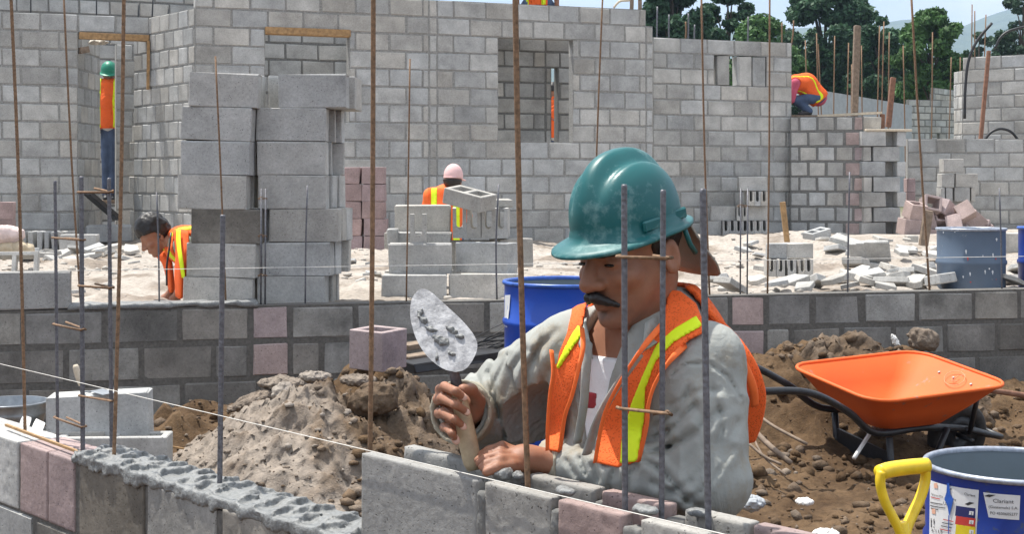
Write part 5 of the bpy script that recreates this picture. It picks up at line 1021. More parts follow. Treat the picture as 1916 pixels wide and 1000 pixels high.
def helmet(root, o, fr, mat, ridge=True, n=64, m=26, scale=1.0):
    f, l, u = fr; a_f, a_b, b, hh = .128*scale, .128*scale, .104*scale, .133*scale; v = []; fc = []
    rings = []
    for i in range(m+1):
        t = i/m*math.pi/2; row = []
        for k in range(n):
            an = 2*math.pi*k/n; ca, sa = math.cos(an), math.sin(an); r = math.sin(t)**.86; x = (a_f if ca > 0 else a_b)*ca*r; y = b*sa*r; z = hh*math.cos(t)**.92 if t < math.pi/2 else 0
            if ridge:
                w = math.exp(-(y/.021)**4); g = math.exp(-((abs(y)-.034)/.008)**2); s2 = math.exp(-((abs(y)-.060)/.018)**4); fade_ = max(0, math.cos(t))**.45*min(1, max(0, .9-abs(x)/.16)*3); z += (.016*w-.007*g+.004*s2)*fade_
            row.append(o+f*x+l*y+u*z)
        rings.append(row)
    # rolled lower lip and brim
    for (out, dz) in ((.003, -.006), (.004, -.014)):
        rings.append([o+f*((a_f+out)*math.cos(2*math.pi*k/n))+l*((b+out)*math.sin(2*math.pi*k/n))+u*dz for k in range(n)])
    def brim(k, tt):
        an = 2*math.pi*k/n; ca = math.cos(an); ext = .010+.033*max(0, ca)**1.6+.010*max(0, -ca)**3; return ext*tt, -.014-.008*tt*max(0, ca)**1.2-.006*tt
    for tt, dz in ((.35, 0), (.7, 0), (1, 0), (1.03, -.004), (.97, -.007), (.5, -.006), (0, -.005)):
        row = []
        for k in range(n):
            an = 2*math.pi*k/n; e, z = brim(k, tt); row.append(o+f*((a_f+.004+e)*math.cos(an))+l*((b+.004+e)*math.sin(an))+u*(z+dz))
        rings.append(row)
    for row in rings: v += row
    for i in range(len(rings)-1):
        for k in range(n): fc.append((i*n+k, i*n+(k+1) % n, (i+1)*n+(k+1) % n, (i+1)*n+k))
    hat = obj('hard_hat', mesh('hard_hat', v, fc, mat, True), root)
    if ridge:
        for s in (1, -1):
            for fx in (.03, -.06):
                c = o+f*fx*scale+l*s*(b*math.sqrt(max(0, 1-(fx/a_f)**2))+.003)+u*.0; bm = box_bm((-.022, -.004, -.010), (.022, .004, .010), .003); ob = obj('slot_cover', bm_mesh(bm, 'slot_cover', mat), hat, c); ob.rotation_euler = Matrix((tuple(f), tuple(l), tuple(u))).transposed().to_euler()
    return hat
def head_sdf(p, o, fr, s=1.0):
    M = np.array(fr, np.float32); q = ((p-np.asarray(o, np.float32))@M.T)/s; qa = q.copy(); qa[:, 1] = np.abs(q[:, 1])
    d = ell(q, (-.012, 0, .03), (.100, .077, .105)); d = smin(d, ell(q, (.028, 0, -.062), (.066, .056, .085)), .03); d = smin(d, cone(qa, (-.005, .048, -.065), .017, (.05, .022, -.128), .015), .03); d = smin(d, ell(q, (.067, 0, -.136), (.024, .024, .018)), .02)
    d = smin(d, cone(qa, (.058, .046, -.008), .012, (.086, .012, -.006), .013), .014); d = smin(d, ell(qa, (.06, .044, -.058), (.024, .02, .018)), .02)
    d = smin(d, cone(q, (.090, 0, -.018), .010, (.114, 0, -.062), .0145), .012); d = smin(d, ell(qa, (.100, .015, -.066), (.013, .011, .010)), .007)
    d = smax(d, -ell(qa, (.096, .033, -.030), (.017, .018, .011)), .012); d = smin(d, ell(qa, (.072, .032, -.031), (.015, .017, .0125)), .004)
    d = smin(d, cone(qa, (.078, .030, -.020), .004, (.088, .015, -.022), .003), .006)
    d = smin(d, cone(qa, (.080, .024, -.101), .004, (.096, 0, -.097), .0065), .008); d = smin(d, cone(qa, (.080, .022, -.106), .004, (.094, 0, -.108), .0075), .008); d = smax(d, -cone(qa, (.092, .022, -.103), .0018, (.104, 0, -.1025), .0018), .003)
    e = ell(qa, (-.022, .079, -.042), (.021, .008, .033)); e = smax(e, -ell(qa, (-.018, .088, -.040), (.012, .007, .021)), .004); d = smin(d, e, .008)
    return d*s
# ------------------------------------------------------------------ the mason
o_m = np.array([J(1200, 0, 1000)[0], J(1200, 0, 1000)[1], 0]); mason = thing('person', 'man in teal hard hat and orange vest laying blocks with a trowel', 'person', (0, 0, 0))
RS, LS = J(1068, 655, 985), J(1322, 676, 1056); RE, LE = np.array([-.045, 2.94, H-.475]), J(1330, 900, 1085); RW, LW_ = J(868, 772, 965), J(1035, 868, 1000)
CH, BE, HP = J(1212, 735, 1000), J(1208, 860, 985), J(1212, 1010, 965); NK = J(1186, 640, 1008)
tl = nrm((LS-RS)*[1, 1, 0]); tf_ = nrm(np.cross(tl, [0, 0, 1])); tf_ = tf_ if tf_[1] < 0 else -tf_; MT = np.array([tl, tf_, [0, 0, 1]])
def torso(p):
    d = ell(p, CH, (.175, .118, .19), MT); d = smin(d, ell(p, BE, (.165, .118, .17), MT), .08); d = smin(d, ell(p, HP, (.17, .125, .15), MT), .08)
    d = smin(d, cone(p, RS+[.03, 0, -.02], .062, LS+[-.03, 0, -.02], .062), .06); d = smin(d, cone(p, NK+[0, 0, .02], .052, CH+[0, 0, .12], .09), .05); return d
def arms(p):
    d = smin(smin(cone(p, RS, .074, RE, .084), ell(p, J(1012, 775, 965), (.075, .07, .085)), .04), cone(p, RE, .080, RW, .053), .02); e = smin(cone(p, LS, .072, LE, .066), cone(p, LE, .066, LW_, .043), .025); return d, e
def folds(p, amp=1.):
    w = fbm(p*6, 2, 11)[:, None]*.35; q = (p+w)@np.array([[.8, .3, .5], [-.5, .8, .2], [-.3, -.5, .85]], np.float32); r = fbm(q*[16, 6, 8], 3, 13, ridge=True); r2 = fbm((p+w*.6)*[22, 22, 9], 2, 15, ridge=True); return amp*(.0045*(r-.62)+.002*(r2-.6))
# ridged crease lines around a joint
def crease(p, c, axis, amp, wl, rad):
    q = p-c; t = q@nrm(axis); rr_ = np.linalg.norm(q, axis=1); th = fbm(p*11, 2, 19)*1.6; return amp*(2*np.abs(np.sin(math.pi*(t/wl+th)))**.7-1.1)*np.exp(-(rr_/rad)**2)
def pxd(p, pts):                                                           # distance (m) to a traced crease line
    P_ = F/p[:, 1]; x = CX+p[:, 0]*P_; y = CY-(p[:, 2]-H)*P_; d = np.full(len(p), 99., np.float32)
    for i in range(len(pts)-1):
        (x0, y0), (x1, y1) = pts[i], pts[i+1]; ex, ey = x1-x0, y1-y0; t = np.clip(((x-x0)*ex+(y-y0)*ey)/(ex*ex+ey*ey), 0, 1); d = np.minimum(d, np.hypot(x-x0-t*ex, y-y0-t*ey))
    return d/1060
CREASES = [([(1240, 930), (1290, 905), (1330, 860), (1352, 800)], .005, .010), ([(1255, 760), (1300, 735), (1345, 730)], .004, .008), ([(1225, 800), (1270, 770), (1290, 725)], .005, .008), ([(1370, 840), (1330, 905), (1280, 945)], .005, .009), ([(1130, 870), (1160, 865), (1190, 870)], .006, .007), ([(1060, 862), (1075, 890)], .005, .007), ([(1085, 858), (1095, 888)], .005, .006), ([(1040, 620), (1012, 650), (985, 690), (975, 735)], .005, .009), ([(950, 665), (925, 720), (935, 780)], .005, .008), ([(1000, 660), (1020, 720), (1015, 790)], .005, .010), ([(1205, 862), (1235, 878), (1262, 905), (1285, 935)], .010, .009), ([(1196, 850), (1245, 842), (1300, 812), (1345, 770)], .008, .012), ([(1212, 828), (1262, 800), (1298, 760)], .006, .010), ([(1195, 872), (1175, 890), (1172, 925)], .009, .009), ([(1150, 880), (1140, 905), (1145, 930)], .006, .008), ([(1110, 870), (1118, 900)], .006, .008),
           ([(1258, 702), (1285, 682), (1325, 680), (1362, 705), (1385, 745)], .005, .005), ([(1330, 720), (1352, 790), (1345, 850)], .005, .012), ([(1290, 740), (1318, 790), (1320, 840)], .004, .012), ([(1380, 790), (1352, 850), (1310, 905)], .005, .012), ([(1222, 905), (1262, 925), (1310, 950)], .007, .010),
           ([(985, 655), (960, 690), (945, 740)], .007, .010), ([(1015, 640), (985, 700), (990, 760)], .006, .012), ([(930, 668), (915, 700), (925, 760), (945, 815)], .007, .010), ([(900, 672), (890, 700), (905, 740)], .006, .008), ([(1030, 690), (1005, 760), (1000, 815)], .006, .012), ([(960, 720), (975, 780), (970, 820)], .006, .010), ([(1075, 760), (1085, 820)], .004, .008), ([(1120, 800), (1110, 850)], .005, .008)]
def embs(p):
    o = np.zeros(len(p), np.float32)
    for pts, a, w in CREASES: dd = pxd(p, pts); o = o+1.15*a*np.exp(-np.abs(dd/(w*.5))**1.3)-.5*a*np.exp(-((dd-w*1.3)/w)**2)
    return o
def shirt(p):
    t = torso(p)-.006; a, b = arms(p); a = a+crease(p, RE, RW-RE, .004, .045, .10)+crease(p, (RS+RE)/2, RE-RS, .003, .06, .10); b = b+crease(p, LE+(LW_-LE)*.2, LW_-LE+(LE-LS)*.6, .0055, .055, .11)+crease(p, (LS+LE)/2, LE-LS+(LW_-LE)*.3, .003, .075, .12)
    d = smin(t, a, .035); d = smin(d, b, .022); d = d+folds(p)+embs(p)
    q = (p-NK)@MT.T
    vee = np.maximum(np.abs(q[:, 0]+.020+.12*(-q[:, 2]))-(.050+.02*np.clip(q[:, 2]*4, -1, 1)-.16*np.clip(-q[:, 2]-.03, 0, 1)), -(q[:, 1]+.0)); vee = np.maximum(vee, -.19-q[:, 2])
    d = smax(d, -vee, .006)
    cu = (p-RW)@nrm(RW-RE); d = smax(d, np.where(np.linalg.norm(p-RW, axis=1) < .13, cu-.012, -1), .004); hollow = cone(p, RW+nrm(RE-RW)*.05, .036, RW+nrm(RW-RE)*.05, .046); d = smax(d, -hollow, .004)
    cu = (p-LW_)@nrm(LW_-LE); d = smax(d, np.where(np.linalg.norm(p-LW_, axis=1) < .15, cu-.006, -1), .004)
    return d
lo = np.array([-.22, 2.30, H-.85]); hi = np.array([.56, 3.10, H-.20])
body_caps = [(RS+(0, 0, 0), .04, RE, .038), (RE, .038, RW, .027), (LS, .045, LE, .038), (LE, .038, LW_, .027)]
hfr = frame((-.75, -.63, -.215)); ho_ = J(1174, 440, 1030)
def skinbody(p):
    d = torso(p)+.012
    for c in body_caps: d = smin(d, cone(p, *c), .02)
    hd = head_sdf(p, ho_, hfr, 1.02); nb = ho_+hfr[0]*(-.035)+hfr[2]*(-.085); d2 = smin(hd, cone(p, nb, .056, NK+[0, 0, -.03], .062), .025); return smin(d, d2, .02)
# hands: chains of tapered capsules closed on the things they hold
def fing(pts, r): return [(pts[i], r*(1-.09*i), pts[i+1], r*(1-.09*(i+1))) for i in range(len(pts)-1)]
TH0, TH1 = J(886, 878, 1014), J(849, 692, 1002)                            # trowel handle ends
tax = nrm(TH1-TH0)
def RH():
    L_ = []
    for (xa, ya, xb, yb, xc, yc, r) in ((826, 727, 836, 722, 868, 744, .0112), (822, 745, 832, 744, 874, 772, .0116), (824, 771, 833, 771, 867, 799, .0110), (833, 797, 838, 799, 853, 824, .0096)):
        L_.append(fing([J(xa+22, ya+8, 966), J(xa-2, ya+3, 985), J(xb-4, yb+2, 1012), J((xb+xc)/2, (yb+yc)/2, 1032), J(xc, yc, 1026)], r))
    return L_
R_f = RH(); thumb = fing([J(892, 778, 968), J(896, 752, 985), J(882, 730, 1003), J(866, 729, 1016)], .0135)
def rhand(p):
    d = smin(ell(p, J(862, 768, 966), (.036, .026, .042)), cone(p, J(866, 775, 958), .028, RW+nrm(RE-RW)*.04, .027), .02); d = smin(d, ell(p, J(886, 760, 980), (.018, .022, .030)), .012)
    for c in thumb: d = smin(d, cone(p, *c), .006)
    for fg_ in R_f:
        e = capsules(p, fg_, .004); d = smin(d, e, .0035)
    return d
LHk = [(948, 838, 1012), (944, 846, 1020), (942, 854, 1028), (944, 863, 1036)]
L_f = []
for i, (x, y, P) in enumerate(LHk):
    L_f.append(fing([J(975, 850+4*i, 1006+6*i), J(x-8, y-2, P), J(x-34, y+6, P+2), J(x-54+4*i, y+18-2*i, P+3)], .0105))
L_th = fing([J(992, 872, 1016), J(958, 872, 1034), J(930, 876, 1042), J(910, 884, 1044)], .0120)
def lhand(p):
    d = smin(ell(p, J(975, 857, 1018), (.036, .026, .020)), cone(p, J(985, 860, 1014), .024, LW_+nrm(LE-LW_)*.05, .028), .02)
    for c in L_th: d = smin(d, cone(p, *c), .006)
    for fg_ in L_f: d = smin(d, capsules(p, fg_, .004), .004)
    return d
def bodyall(p):
    d = skinbody(p); return d
# one continuous body: torso, head, arms and hands; meshed on a fine grid near the head and the hands
def full(p): return smin(smin(skinbody(p), rhand(p), .006), lhand(p), .006)
# legs kneeling behind the wall
kn = [J(1150, 1180, 990)*[1, 1, 0]+[0, 0, .08], J(1330, 1180, 1010)*[1, 1, 0]+[0, 0, .08]]
hipL, hipR = HP+tl*.09, HP-tl*.09
def legs(p):
    k1, k2 = kn[0]+[0, .05, 0], kn[1]+[0, .05, 0]; f1, f2 = k1+np.array([.06, .40, -.02]), k2+np.array([.06, .40, -.02])
    d = smin(cone(p, hipR, .085, k1, .06), cone(p, k1, .06, f1, .045), .02); e = smin(cone(p, hipL, .085, k2, .06), cone(p, k2, .06, f2, .045), .02); return smin(smin(d, e, .03), ell(p, HP, (.165, .13, .12), MT), .05)
bme = sdf_mesh(full, (-.19, 2.40, H-.62), (.52, 3.02, H+.10), .0042, 'body', SKIN)
vc = np.empty(len(bme.vertices)*3, np.float32); bme.vertices.foreach_get('co', vc); vc = vc.reshape(-1, 3); hq_ = ((vc-ho_)@np.array(hfr).T)/1.02
st = np.exp(-((hq_[:, 2]+.118)/.028)**2)*np.clip((hq_[:, 0]-.02)/.04, 0, 1)*.38+.45*np.exp(-(((hq_[:, 0]-.09)/.02)**2+(hq_[:, 1]/.012)**2+((hq_[:, 2]+.124)/.010)**2)); st = st*np.clip(fbm(vc*90, 3, 5)*1.6, .3, 1)
st = np.maximum(st, .5*np.clip((fbm(vc*60, 3, 6)-.62)*6, 0, 1)*(vc[:, 2] < H-.36)*(hq_[:, 2] < -.2)*0)
sa_ = bme.attributes.new('stubble', 'FLOAT', 'POINT'); sa_.data.foreach_set('value', st.astype(np.float32)); obj('body', bme, mason)
obj('trousers', sdf_mesh(lambda p: legs(p)+.01*(fbm(p*9, 2, 3)-.5), (.0, 2.3, -.02), (.65, 3.5, HP[2]+.16), .014, 'trousers', JEANS), mason)
obj('t_shirt', sdf_mesh(lambda p: smax(smin(torso(p)+.001, cone(p, NK+[0, 0, -.02], .060, NK+[0, 0, -.1], .085), .02), p[:, 2]-(NK[2]-.012+.3*((p-NK)@tf_)*-.4), .004), (.0, 2.38, H-.62), (.45, 2.95, H-.26), .006, 't_shirt', TEE), mason)
obj('work_shirt', sdf_mesh(shirt, lo, hi, .0044, 'work_shirt', SHIRT), mason)
# collar flaps
def sheet(rows, mat, name, parent, th=.004, n=5):
    """rows: list of control rows (each a list of points); smooth skin with thickness"""
    g = np.array([smoothpath(r, n) for r in rows]); g = np.array([smoothpath(list(g[:, j]), n) for j in range(g.shape[1])]).transpose(1, 0, 2); a, b, _ = g.shape
    du = np.gradient(g, axis=0); dv = np.gradient(g, axis=1); nn = np.cross(du, dv); nn /= np.maximum(np.linalg.norm(nn, axis=2, keepdims=True), 1e-9); V = np.concatenate([g.reshape(-1, 3), (g-nn*th).reshape(-1, 3)]); I = np.arange(a*b).reshape(a, b); o = a*b; f = []
    for i in range(a-1):
        for j in range(b-1): f.append((I[i, j], I[i+1, j], I[i+1, j+1], I[i, j+1])); f.append((o+I[i, j], o+I[i, j+1], o+I[i+1, j+1], o+I[i+1, j]))
    for i in range(a-1): f.append((I[i, 0], o+I[i, 0], o+I[i+1, 0], I[i+1, 0])); f.append((I[i, -1], I[i+1, -1], o+I[i+1, -1], o+I[i, -1]))
    for j in range(b-1): f.append((I[0, j], I[0, j+1], o+I[0, j+1], o+I[0, j])); f.append((I[-1, j], o+I[-1, j], o+I[-1, j+1], I[-1, j+1]))
    return obj(name, mesh(name, V, f, mat, True), parent)
sheet([[J(1268, 560, 985), J(1240, 582, 1020), J(1205, 606, 1058)], [J(1272, 588, 995), J(1243, 618, 1040), J(1202, 650, 1082)], [J(1268, 622, 1010), J(1236, 640, 1062), J(1196, 664, 1088)]], SHIRT, 'collar', mason)
sheet([[J(1110, 585, 965), J(1096, 592, 1000), J(1092, 604, 1035)], [J(1092, 600, 975), J(1088, 618, 1020), J(1100, 640, 1055)], [J(1078, 620, 985), J(1084, 650, 1035), J(1106, 672, 1066)]], SHIRT, 'collar', mason)
# shirt front openings (placket folds)
obj('placket', mesh('placket', *flat_sweep(smoothpath([J(1100, 640, 1062), J(1096, 700, 1078), J(1092, 760, 1082), J(1080, 830, 1080)], 6), .004, .012, tf_), SHIRT, True), mason)
obj('placket', mesh('placket', *flat_sweep(smoothpath([J(1198, 662, 1090), J(1150, 730, 1092), J(1118, 790, 1092), J(1098, 850, 1085)], 6), .004, .014, tf_), SHIRT, True), mason)
obj('shirt_print', sdf_mesh(lambda p: np.maximum(np.abs(torso(p)+.001)-.003, np.maximum(np.maximum(np.abs((p[:, 0]-J(1106, 0, 1060)[0]))-.014, np.abs(p[:, 2]-J(0, 764, 1060)[2])-.016), p[:, 1]-CH[1])), J(1080, 790, 1060)-[.01, .08, .01], J(1130, 740, 1060)+[.01, .12, .01], .003, 'shirt_print', simple('dark_red_print', (.3, .03, .04), .8)), mason)
# vest: front panels over the shirt, back panel, bindings
def inpoly(x, z, poly):
    c = np.zeros(len(x), bool); n = len(poly)
    for i in range(n):
        (x0, z0), (x1, z1) = poly[i], poly[(i+1) % n]
        with np.errstate(divide='ignore', invalid='ignore'): c ^= ((z0 > z) != (z1 > z)) & (x < (x1-x0)*(z-z0)/(z1-z0)+x0)
    return c
def polydist(x, z, poly):
    d = np.full(len(x), 9.); n = len(poly)
    for i in range(n):
        a = np.array(poly[i]); b = np.array(poly[(i+1) % n]); e = b-a; t = np.clip(((x-a[0])*e[0]+(z-a[1])*e[1])/(e@e+1e-12), 0, 1); d = np.minimum(d, np.hypot(x-a[0]-t*e[0], z-a[1]-t*e[1]))
    return np.where(inpoly(x, z, poly), -d, d)
VP = 1052.
def zpoly(pts): return [((1000+a/2.381-CX)/VP, H+(CY-(530+b/2.381))/VP) for a, b in pts]
pR = zpoly([(235, 85), (160, 108), (90, 195), (72, 290), (82, 400), (68, 500), (58, 620), (56, 745), (112, 757), (118, 690), (135, 600), (168, 500), (192, 400), (216, 290), (212, 200)])
pL = zpoly([(600, 30), (565, 190), (480, 292), (400, 412), (330, 540), (298, 640), (268, 800), (370, 824), (462, 797), (500, 640), (505, 540), (535, 440), (600, 340), (690, 255), (770, 215), (720, 90), (650, 35)])
lR = zpoly([(200, 180), (212, 235), (172, 290), (132, 350), (103, 395), (98, 370), (128, 300), (168, 225)])
lL = zpoly([(720, 145), (620, 205), (540, 280), (480, 415), (430, 540), (388, 690), (379, 808), (458, 796), (490, 600), (492, 480), (540, 350), (625, 262), (750, 190)])
tz_ = lambda a, b: ((1000+a/2.381-CX)/VP, H+(CY-(530+b/2.381))/VP)
def panel(poly, off, th=.010):
    def fn(p):
        sh = smin(torso(p)-.006, arms(p)[1]+.006, .03); k = VP/(F/p[:, 1]); 
        xx = p[:, 0]*(F/p[:, 1])/VP; zzv = H+(p[:, 2]-H)*(F/p[:, 1])/VP
        pd = polydist(xx, zzv, poly); fr_ = (p-CH)@tf_; return np.maximum(np.maximum(np.abs(sh+folds(p, .45)-off)-th/2, pd), -(fr_+.05))
    return fn
vest = obj('safety_vest', sdf_mesh(panel(pR, .011), (.02, 2.38, H-.58), (.18, 2.80, H-.17), .0042, 'safety_vest', VORG), mason); vest['label'] = 'orange mesh panel of the safety vest'
obj('vest_panel', sdf_mesh(panel(pL, .011), (.08, 2.36, H-.58), (.42, 2.85, H-.17), .0042, 'vest_panel', VORG), vest)
obj('reflective_strip', sdf_mesh(panel(lR, .016, .008), (.02, 2.38, H-.5), (.18, 2.80, H-.2), .0042, 'reflective_strip', LIME), vest)
obj('reflective_strip', sdf_mesh(panel(lL, .016, .008), (.08, 2.36, H-.58), (.42, 2.85, H-.17), .0042, 'reflective_strip', LIME), vest)
def zz3(a, b, P): return J(1000+a/2.381, 530+b/2.381, P)
def strip(pts, a, b, mat, name, d): return obj(name, mesh(name, *flat_sweep(smoothpath(pts, 6), a, b, d), mat, True), vest)
strip([zz3(600, 36, 985), zz3(680, 85, 1000), zz3(770, 170, 1020), zz3(860, 262, 1040), zz3(925, 365, 1046), zz3(965, 465, 1040), zz3(975, 545, 1030), zz3(958, 640, 1018), zz3(932, 712, 1010)], .004, .026, VORG, 'armhole_edge', np.array([1, .3, .2]))
strip([zz3(700, 92, 1002), zz3(790, 180, 1030), zz3(875, 270, 1048), zz3(938, 375, 1054), zz3(975, 470, 1050), zz3(982, 545, 1040)], .0042, .008, VTRIM, 'binding', np.array([1, .3, .2]))
for pts in ([(565, 190, 1058), (480, 292, 1096), (400, 412, 1104), (330, 540, 1104), (298, 640, 1100), (270, 800, 1092)], [(690, 262, 1070), (605, 345, 1105), (540, 445, 1112), (508, 545, 1112), (500, 640, 1108), (465, 795, 1095)], [(212, 200, 1060), (216, 290, 1078), (192, 400, 1090), (168, 500, 1092), (135, 600, 1088), (114, 745, 1076)], [(76, 300, 1030), (84, 400, 1038), (70, 500, 1042), (60, 640, 1042), (58, 745, 1038)]):
    strip([zz3(*q) for q in pts], .0022, .0055, VTRIM, 'binding', tf_)
obj('back_panel', sdf_mesh(lambda p: np.maximum(np.maximum(np.abs(torso(p)-.016)-.006, (p-CH)@tf_+.0), np.maximum(np.abs((p-CH)@tl)-.15, -(p[:, 2]-(H-.6)))), (.05, 2.45, H-.62), (.48, 3.0, H-.2), .009, 'back_panel', VORG), vest)
# sleeve tear and cuff
cufax = nrm(LW_-LE); obj('cuff', sdf_mesh(lambda p: np.maximum(np.abs(cone(p, LW_-cufax*.05, .047, LW_+cufax*.02, .042))-.004, np.maximum((p-LW_)@cufax-.012, -((p-LW_)@cufax)-.04))+.003*(fbm(p*30, 2, 2)-.5), LW_-.09, LW_+.09, .004, 'cuff', fabric('dirty_cuff', (.36, .33, .26), 30, .2)), mason)
cufr = nrm(RW-RE); obj('cuff', sdf_mesh(lambda p: np.maximum(np.abs(cone(p, RW-cufr*.04, .055, RW+cufr*.04, .060))-.004, np.maximum((p-RW)@cufr-.022+.02*(fbm(p*22, 2, 5)-.5), -((p-RW)@cufr)-.05))+.004*(fbm(p*26, 2, 4)-.5), RW-.12, RW+.12, .0045, 'cuff', MATS['dirty_cuff']), mason)
# head dressings
hat = helmet(mason, ho_+hfr[2]*.027-hfr[0]*.002, hfr, TEAL, scale=.875); hat['label'] = 'scuffed teal ridged hard hat'
HM = np.array(hfr)
def hq(a, b, c): return ho_+1.02*(hfr[0]*a+hfr[1]*b+hfr[2]*c)
obj('moustache', sdf_mesh(lambda p: (lambda q: smin(cone(q, (.084, .038, -.104), .0045, (.106, .008, -.087), .0105), ell(q, (.106, 0, -.087), (.009, .010, .008)), .005))(np.c_[(p-ho_)@HM[0]/1.02, np.abs((p-ho_)@HM[1]/1.02), (p-ho_)@HM[2]/1.02])+.003*(fbm(p*260, 2, 3)-.5), hq(.09, 0, -.09)-.06, hq(.09, 0, -.09)+.06, .002, 'moustache', HAIR), mason)
obj('eyebrow', sdf_mesh(lambda p: cone(np.c_[(p-ho_)@HM[0]/1.02, np.abs((p-ho_)@HM[1]/1.02), (p-ho_)@HM[2]/1.02], (.078, .050, -.014), .003, (.097, .016, -.014), .005)+.002*(fbm(p*260, 2, 3)-.5), hq(.085, 0, -.014)-.08, hq(.085, 0, -.014)+.08, .0025, 'eyebrow', HAIR), mason)
EYE = simple('dark_eye', (.02, .014, .012), .25, 40, .2, 0)
for sg in (1, -1):
    e0 = hq(.086, sg*.033, -.0325); obj('eye', sdf_mesh(lambda p: ell(p, e0, (.0045, .0125, .0032), HM), e0-.02, e0+.02, .0016, 'eye', EYE), mason)
obj('hair', sdf_mesh(lambda p: (lambda q: smax(ell(q, (-.014, 0, .026), (.105, .082, .110)), np.maximum(q[:, 2]+.0, np.maximum(-q[:, 2]-.085-.0*q[:, 0], q[:, 0]-.012-.0*q[:, 2]+.35*np.clip(-q[:, 2]-.02, 0, 1))), .004))(((p-ho_)@HM.T)/1.02)+.004*(fbm(p*160, 2, 7)-.5), ho_-.16, ho_+.16, .0042, 'hair', HAIR), mason)
sheet([[hq(-.085, .075, .005), hq(-.115, .03, .005), hq(-.120, -.03, .005), hq(-.09, -.07, .005)], [hq(-.105, .085, -.045), hq(-.135, .035, -.05), hq(-.14, -.03, -.05), hq(-.11, -.07, -.045)], [hq(-.128, .085, -.080), hq(-.158, .04, -.095), hq(-.16, -.03, -.095), hq(-.14, -.07, -.085)], [hq(-.152, .068, -.108), hq(-.178, .035, -.118), hq(-.182, -.02, -.118), hq(-.165, -.055, -.108)]], CAPG, 'cap', mason)
obj('strap', mesh('strap', *tube([hq(-.055, .088, .0), hq(-.066, .085, -.03), hq(-.082, .080, -.05)], .005, 6), TEAL, True), mason)
# fingernails
NAIL = simple('fingernail', (.55, .33, .25), .35, 30, .1, 0)
for k, fg_ in enumerate(R_f):
    e = fg_[-1][2]; pv_ = fg_[-1][0]; d = nrm(e-pv_); nr = nrm(-np.array([0, 1, 0])+np.array([0, 0, .15])); c = e+nr*(fg_[-1][3]*.84)-d*.001
    obj('fingernail', sdf_mesh(lambda p: ell(p, c, (.0062, .0050, .0028), np.array([d, np.cross(nr, d), nr])), c-.012, c+.012, .0016, 'fingernail', NAIL), mason)
# ------------------------------------------------------------------ his trowel
tr = thing('trowel', 'mortar-covered pointed trowel held upright by its wooden handle', 'trowel', TH0)
hp = [TH0+(TH1-TH0)*t for t in np.linspace(-.02, .78, 12)]; obj('handle', mesh('handle', *tube([q-TH0 for q in hp], [.011, .0165, .0175, .0178, .0178, .0175, .017, .0162, .0155, .015, .0145, .013], 16), simple('worn_trowel_wood', (.42, .33, .21), .6, 30, .25, .2), True), tr)
obj('tang', mesh('tang', *tube([TH0+(TH1-TH0)*.76-TH0, TH1-TH0, J(851, 676, 1004)-TH0], [.012, .010, .009], 10), STEEL, True), tr)
BP = lambda x, y: J(x, y, 1008+(x-830)*.08-(690-y)*.20)
out = smoothpath([(852, 697), (828, 690), (800, 668), (779, 635), (768, 595), (770, 562), (784, 543), (803, 545), (832, 570), (866, 602), (888, 630), (893, 652), (884, 675), (870, 692), (852, 697)], 4)[:-1]
bmv = bmesh.new(); fr_v = [bmv.verts.new(tuple(BP(x, y)-TH0)) for x, y in out]; face = bmv.faces.new(fr_v); ex = bmesh.ops.extrude_face_region(bmv, geom=[face]); 
for e_ in ex['geom']:
    if isinstance(e_, bmesh.types.BMVert): e_.co.y += .003
bmesh.ops.recalc_face_normals(bmv, faces=bmv.faces[:]); bladem = NT('mortar_smeared_steel'); bn = bladem.noise(45, 6, .7); bn2 = bladem.noise(160, 3, .6); BLADE = bladem.done(bladem.mix(bladem.ramp(bn, [(.35, 0), (.65, 1)]), (.2, .2, .21), (.46, .46, .47)), .5, bladem.bump(bladem.mix(.5, bn, bn2), .6, .003), Metallic=.25)
blade = obj('blade', bm_mesh(bmv, 'blade', BLADE), tr)
def smear(p):
    q = p+TH0; d = None
    for (x, y, rx, ry, a) in ((795, 600, 16, 7, .6), (808, 617, 14, 7, .4), (828, 640, 22, 10, .5), (845, 662, 10, 6, .8), (848, 618, 18, 6, .55), (862, 630, 12, 5, .3), (786, 585, 7, 10, 0), (818, 668, 4, 8, 0)):
        e = ell(q, BP(x, y)+[0, -.001, 0], (rx/1000, .0055, ry/1000), np.array([[math.cos(a), 0, -math.sin(a)], [0, 1, 0], [math.sin(a), 0, math.cos(a)]])@np.array([[1, 0, 0], [0, .89, -.455], [0, .455, .89]])); d = e if d is None else np.minimum(d, e)
    return d+.013*(fbm(q*170, 3, 5)-.40)
c = BP(828, 625)-TH0; obj('mortar_smear', sdf_mesh(smear, c-[.07, .05, .075], c+[.07, .05, .075], .0022, 'mortar_smear', WET), blade)
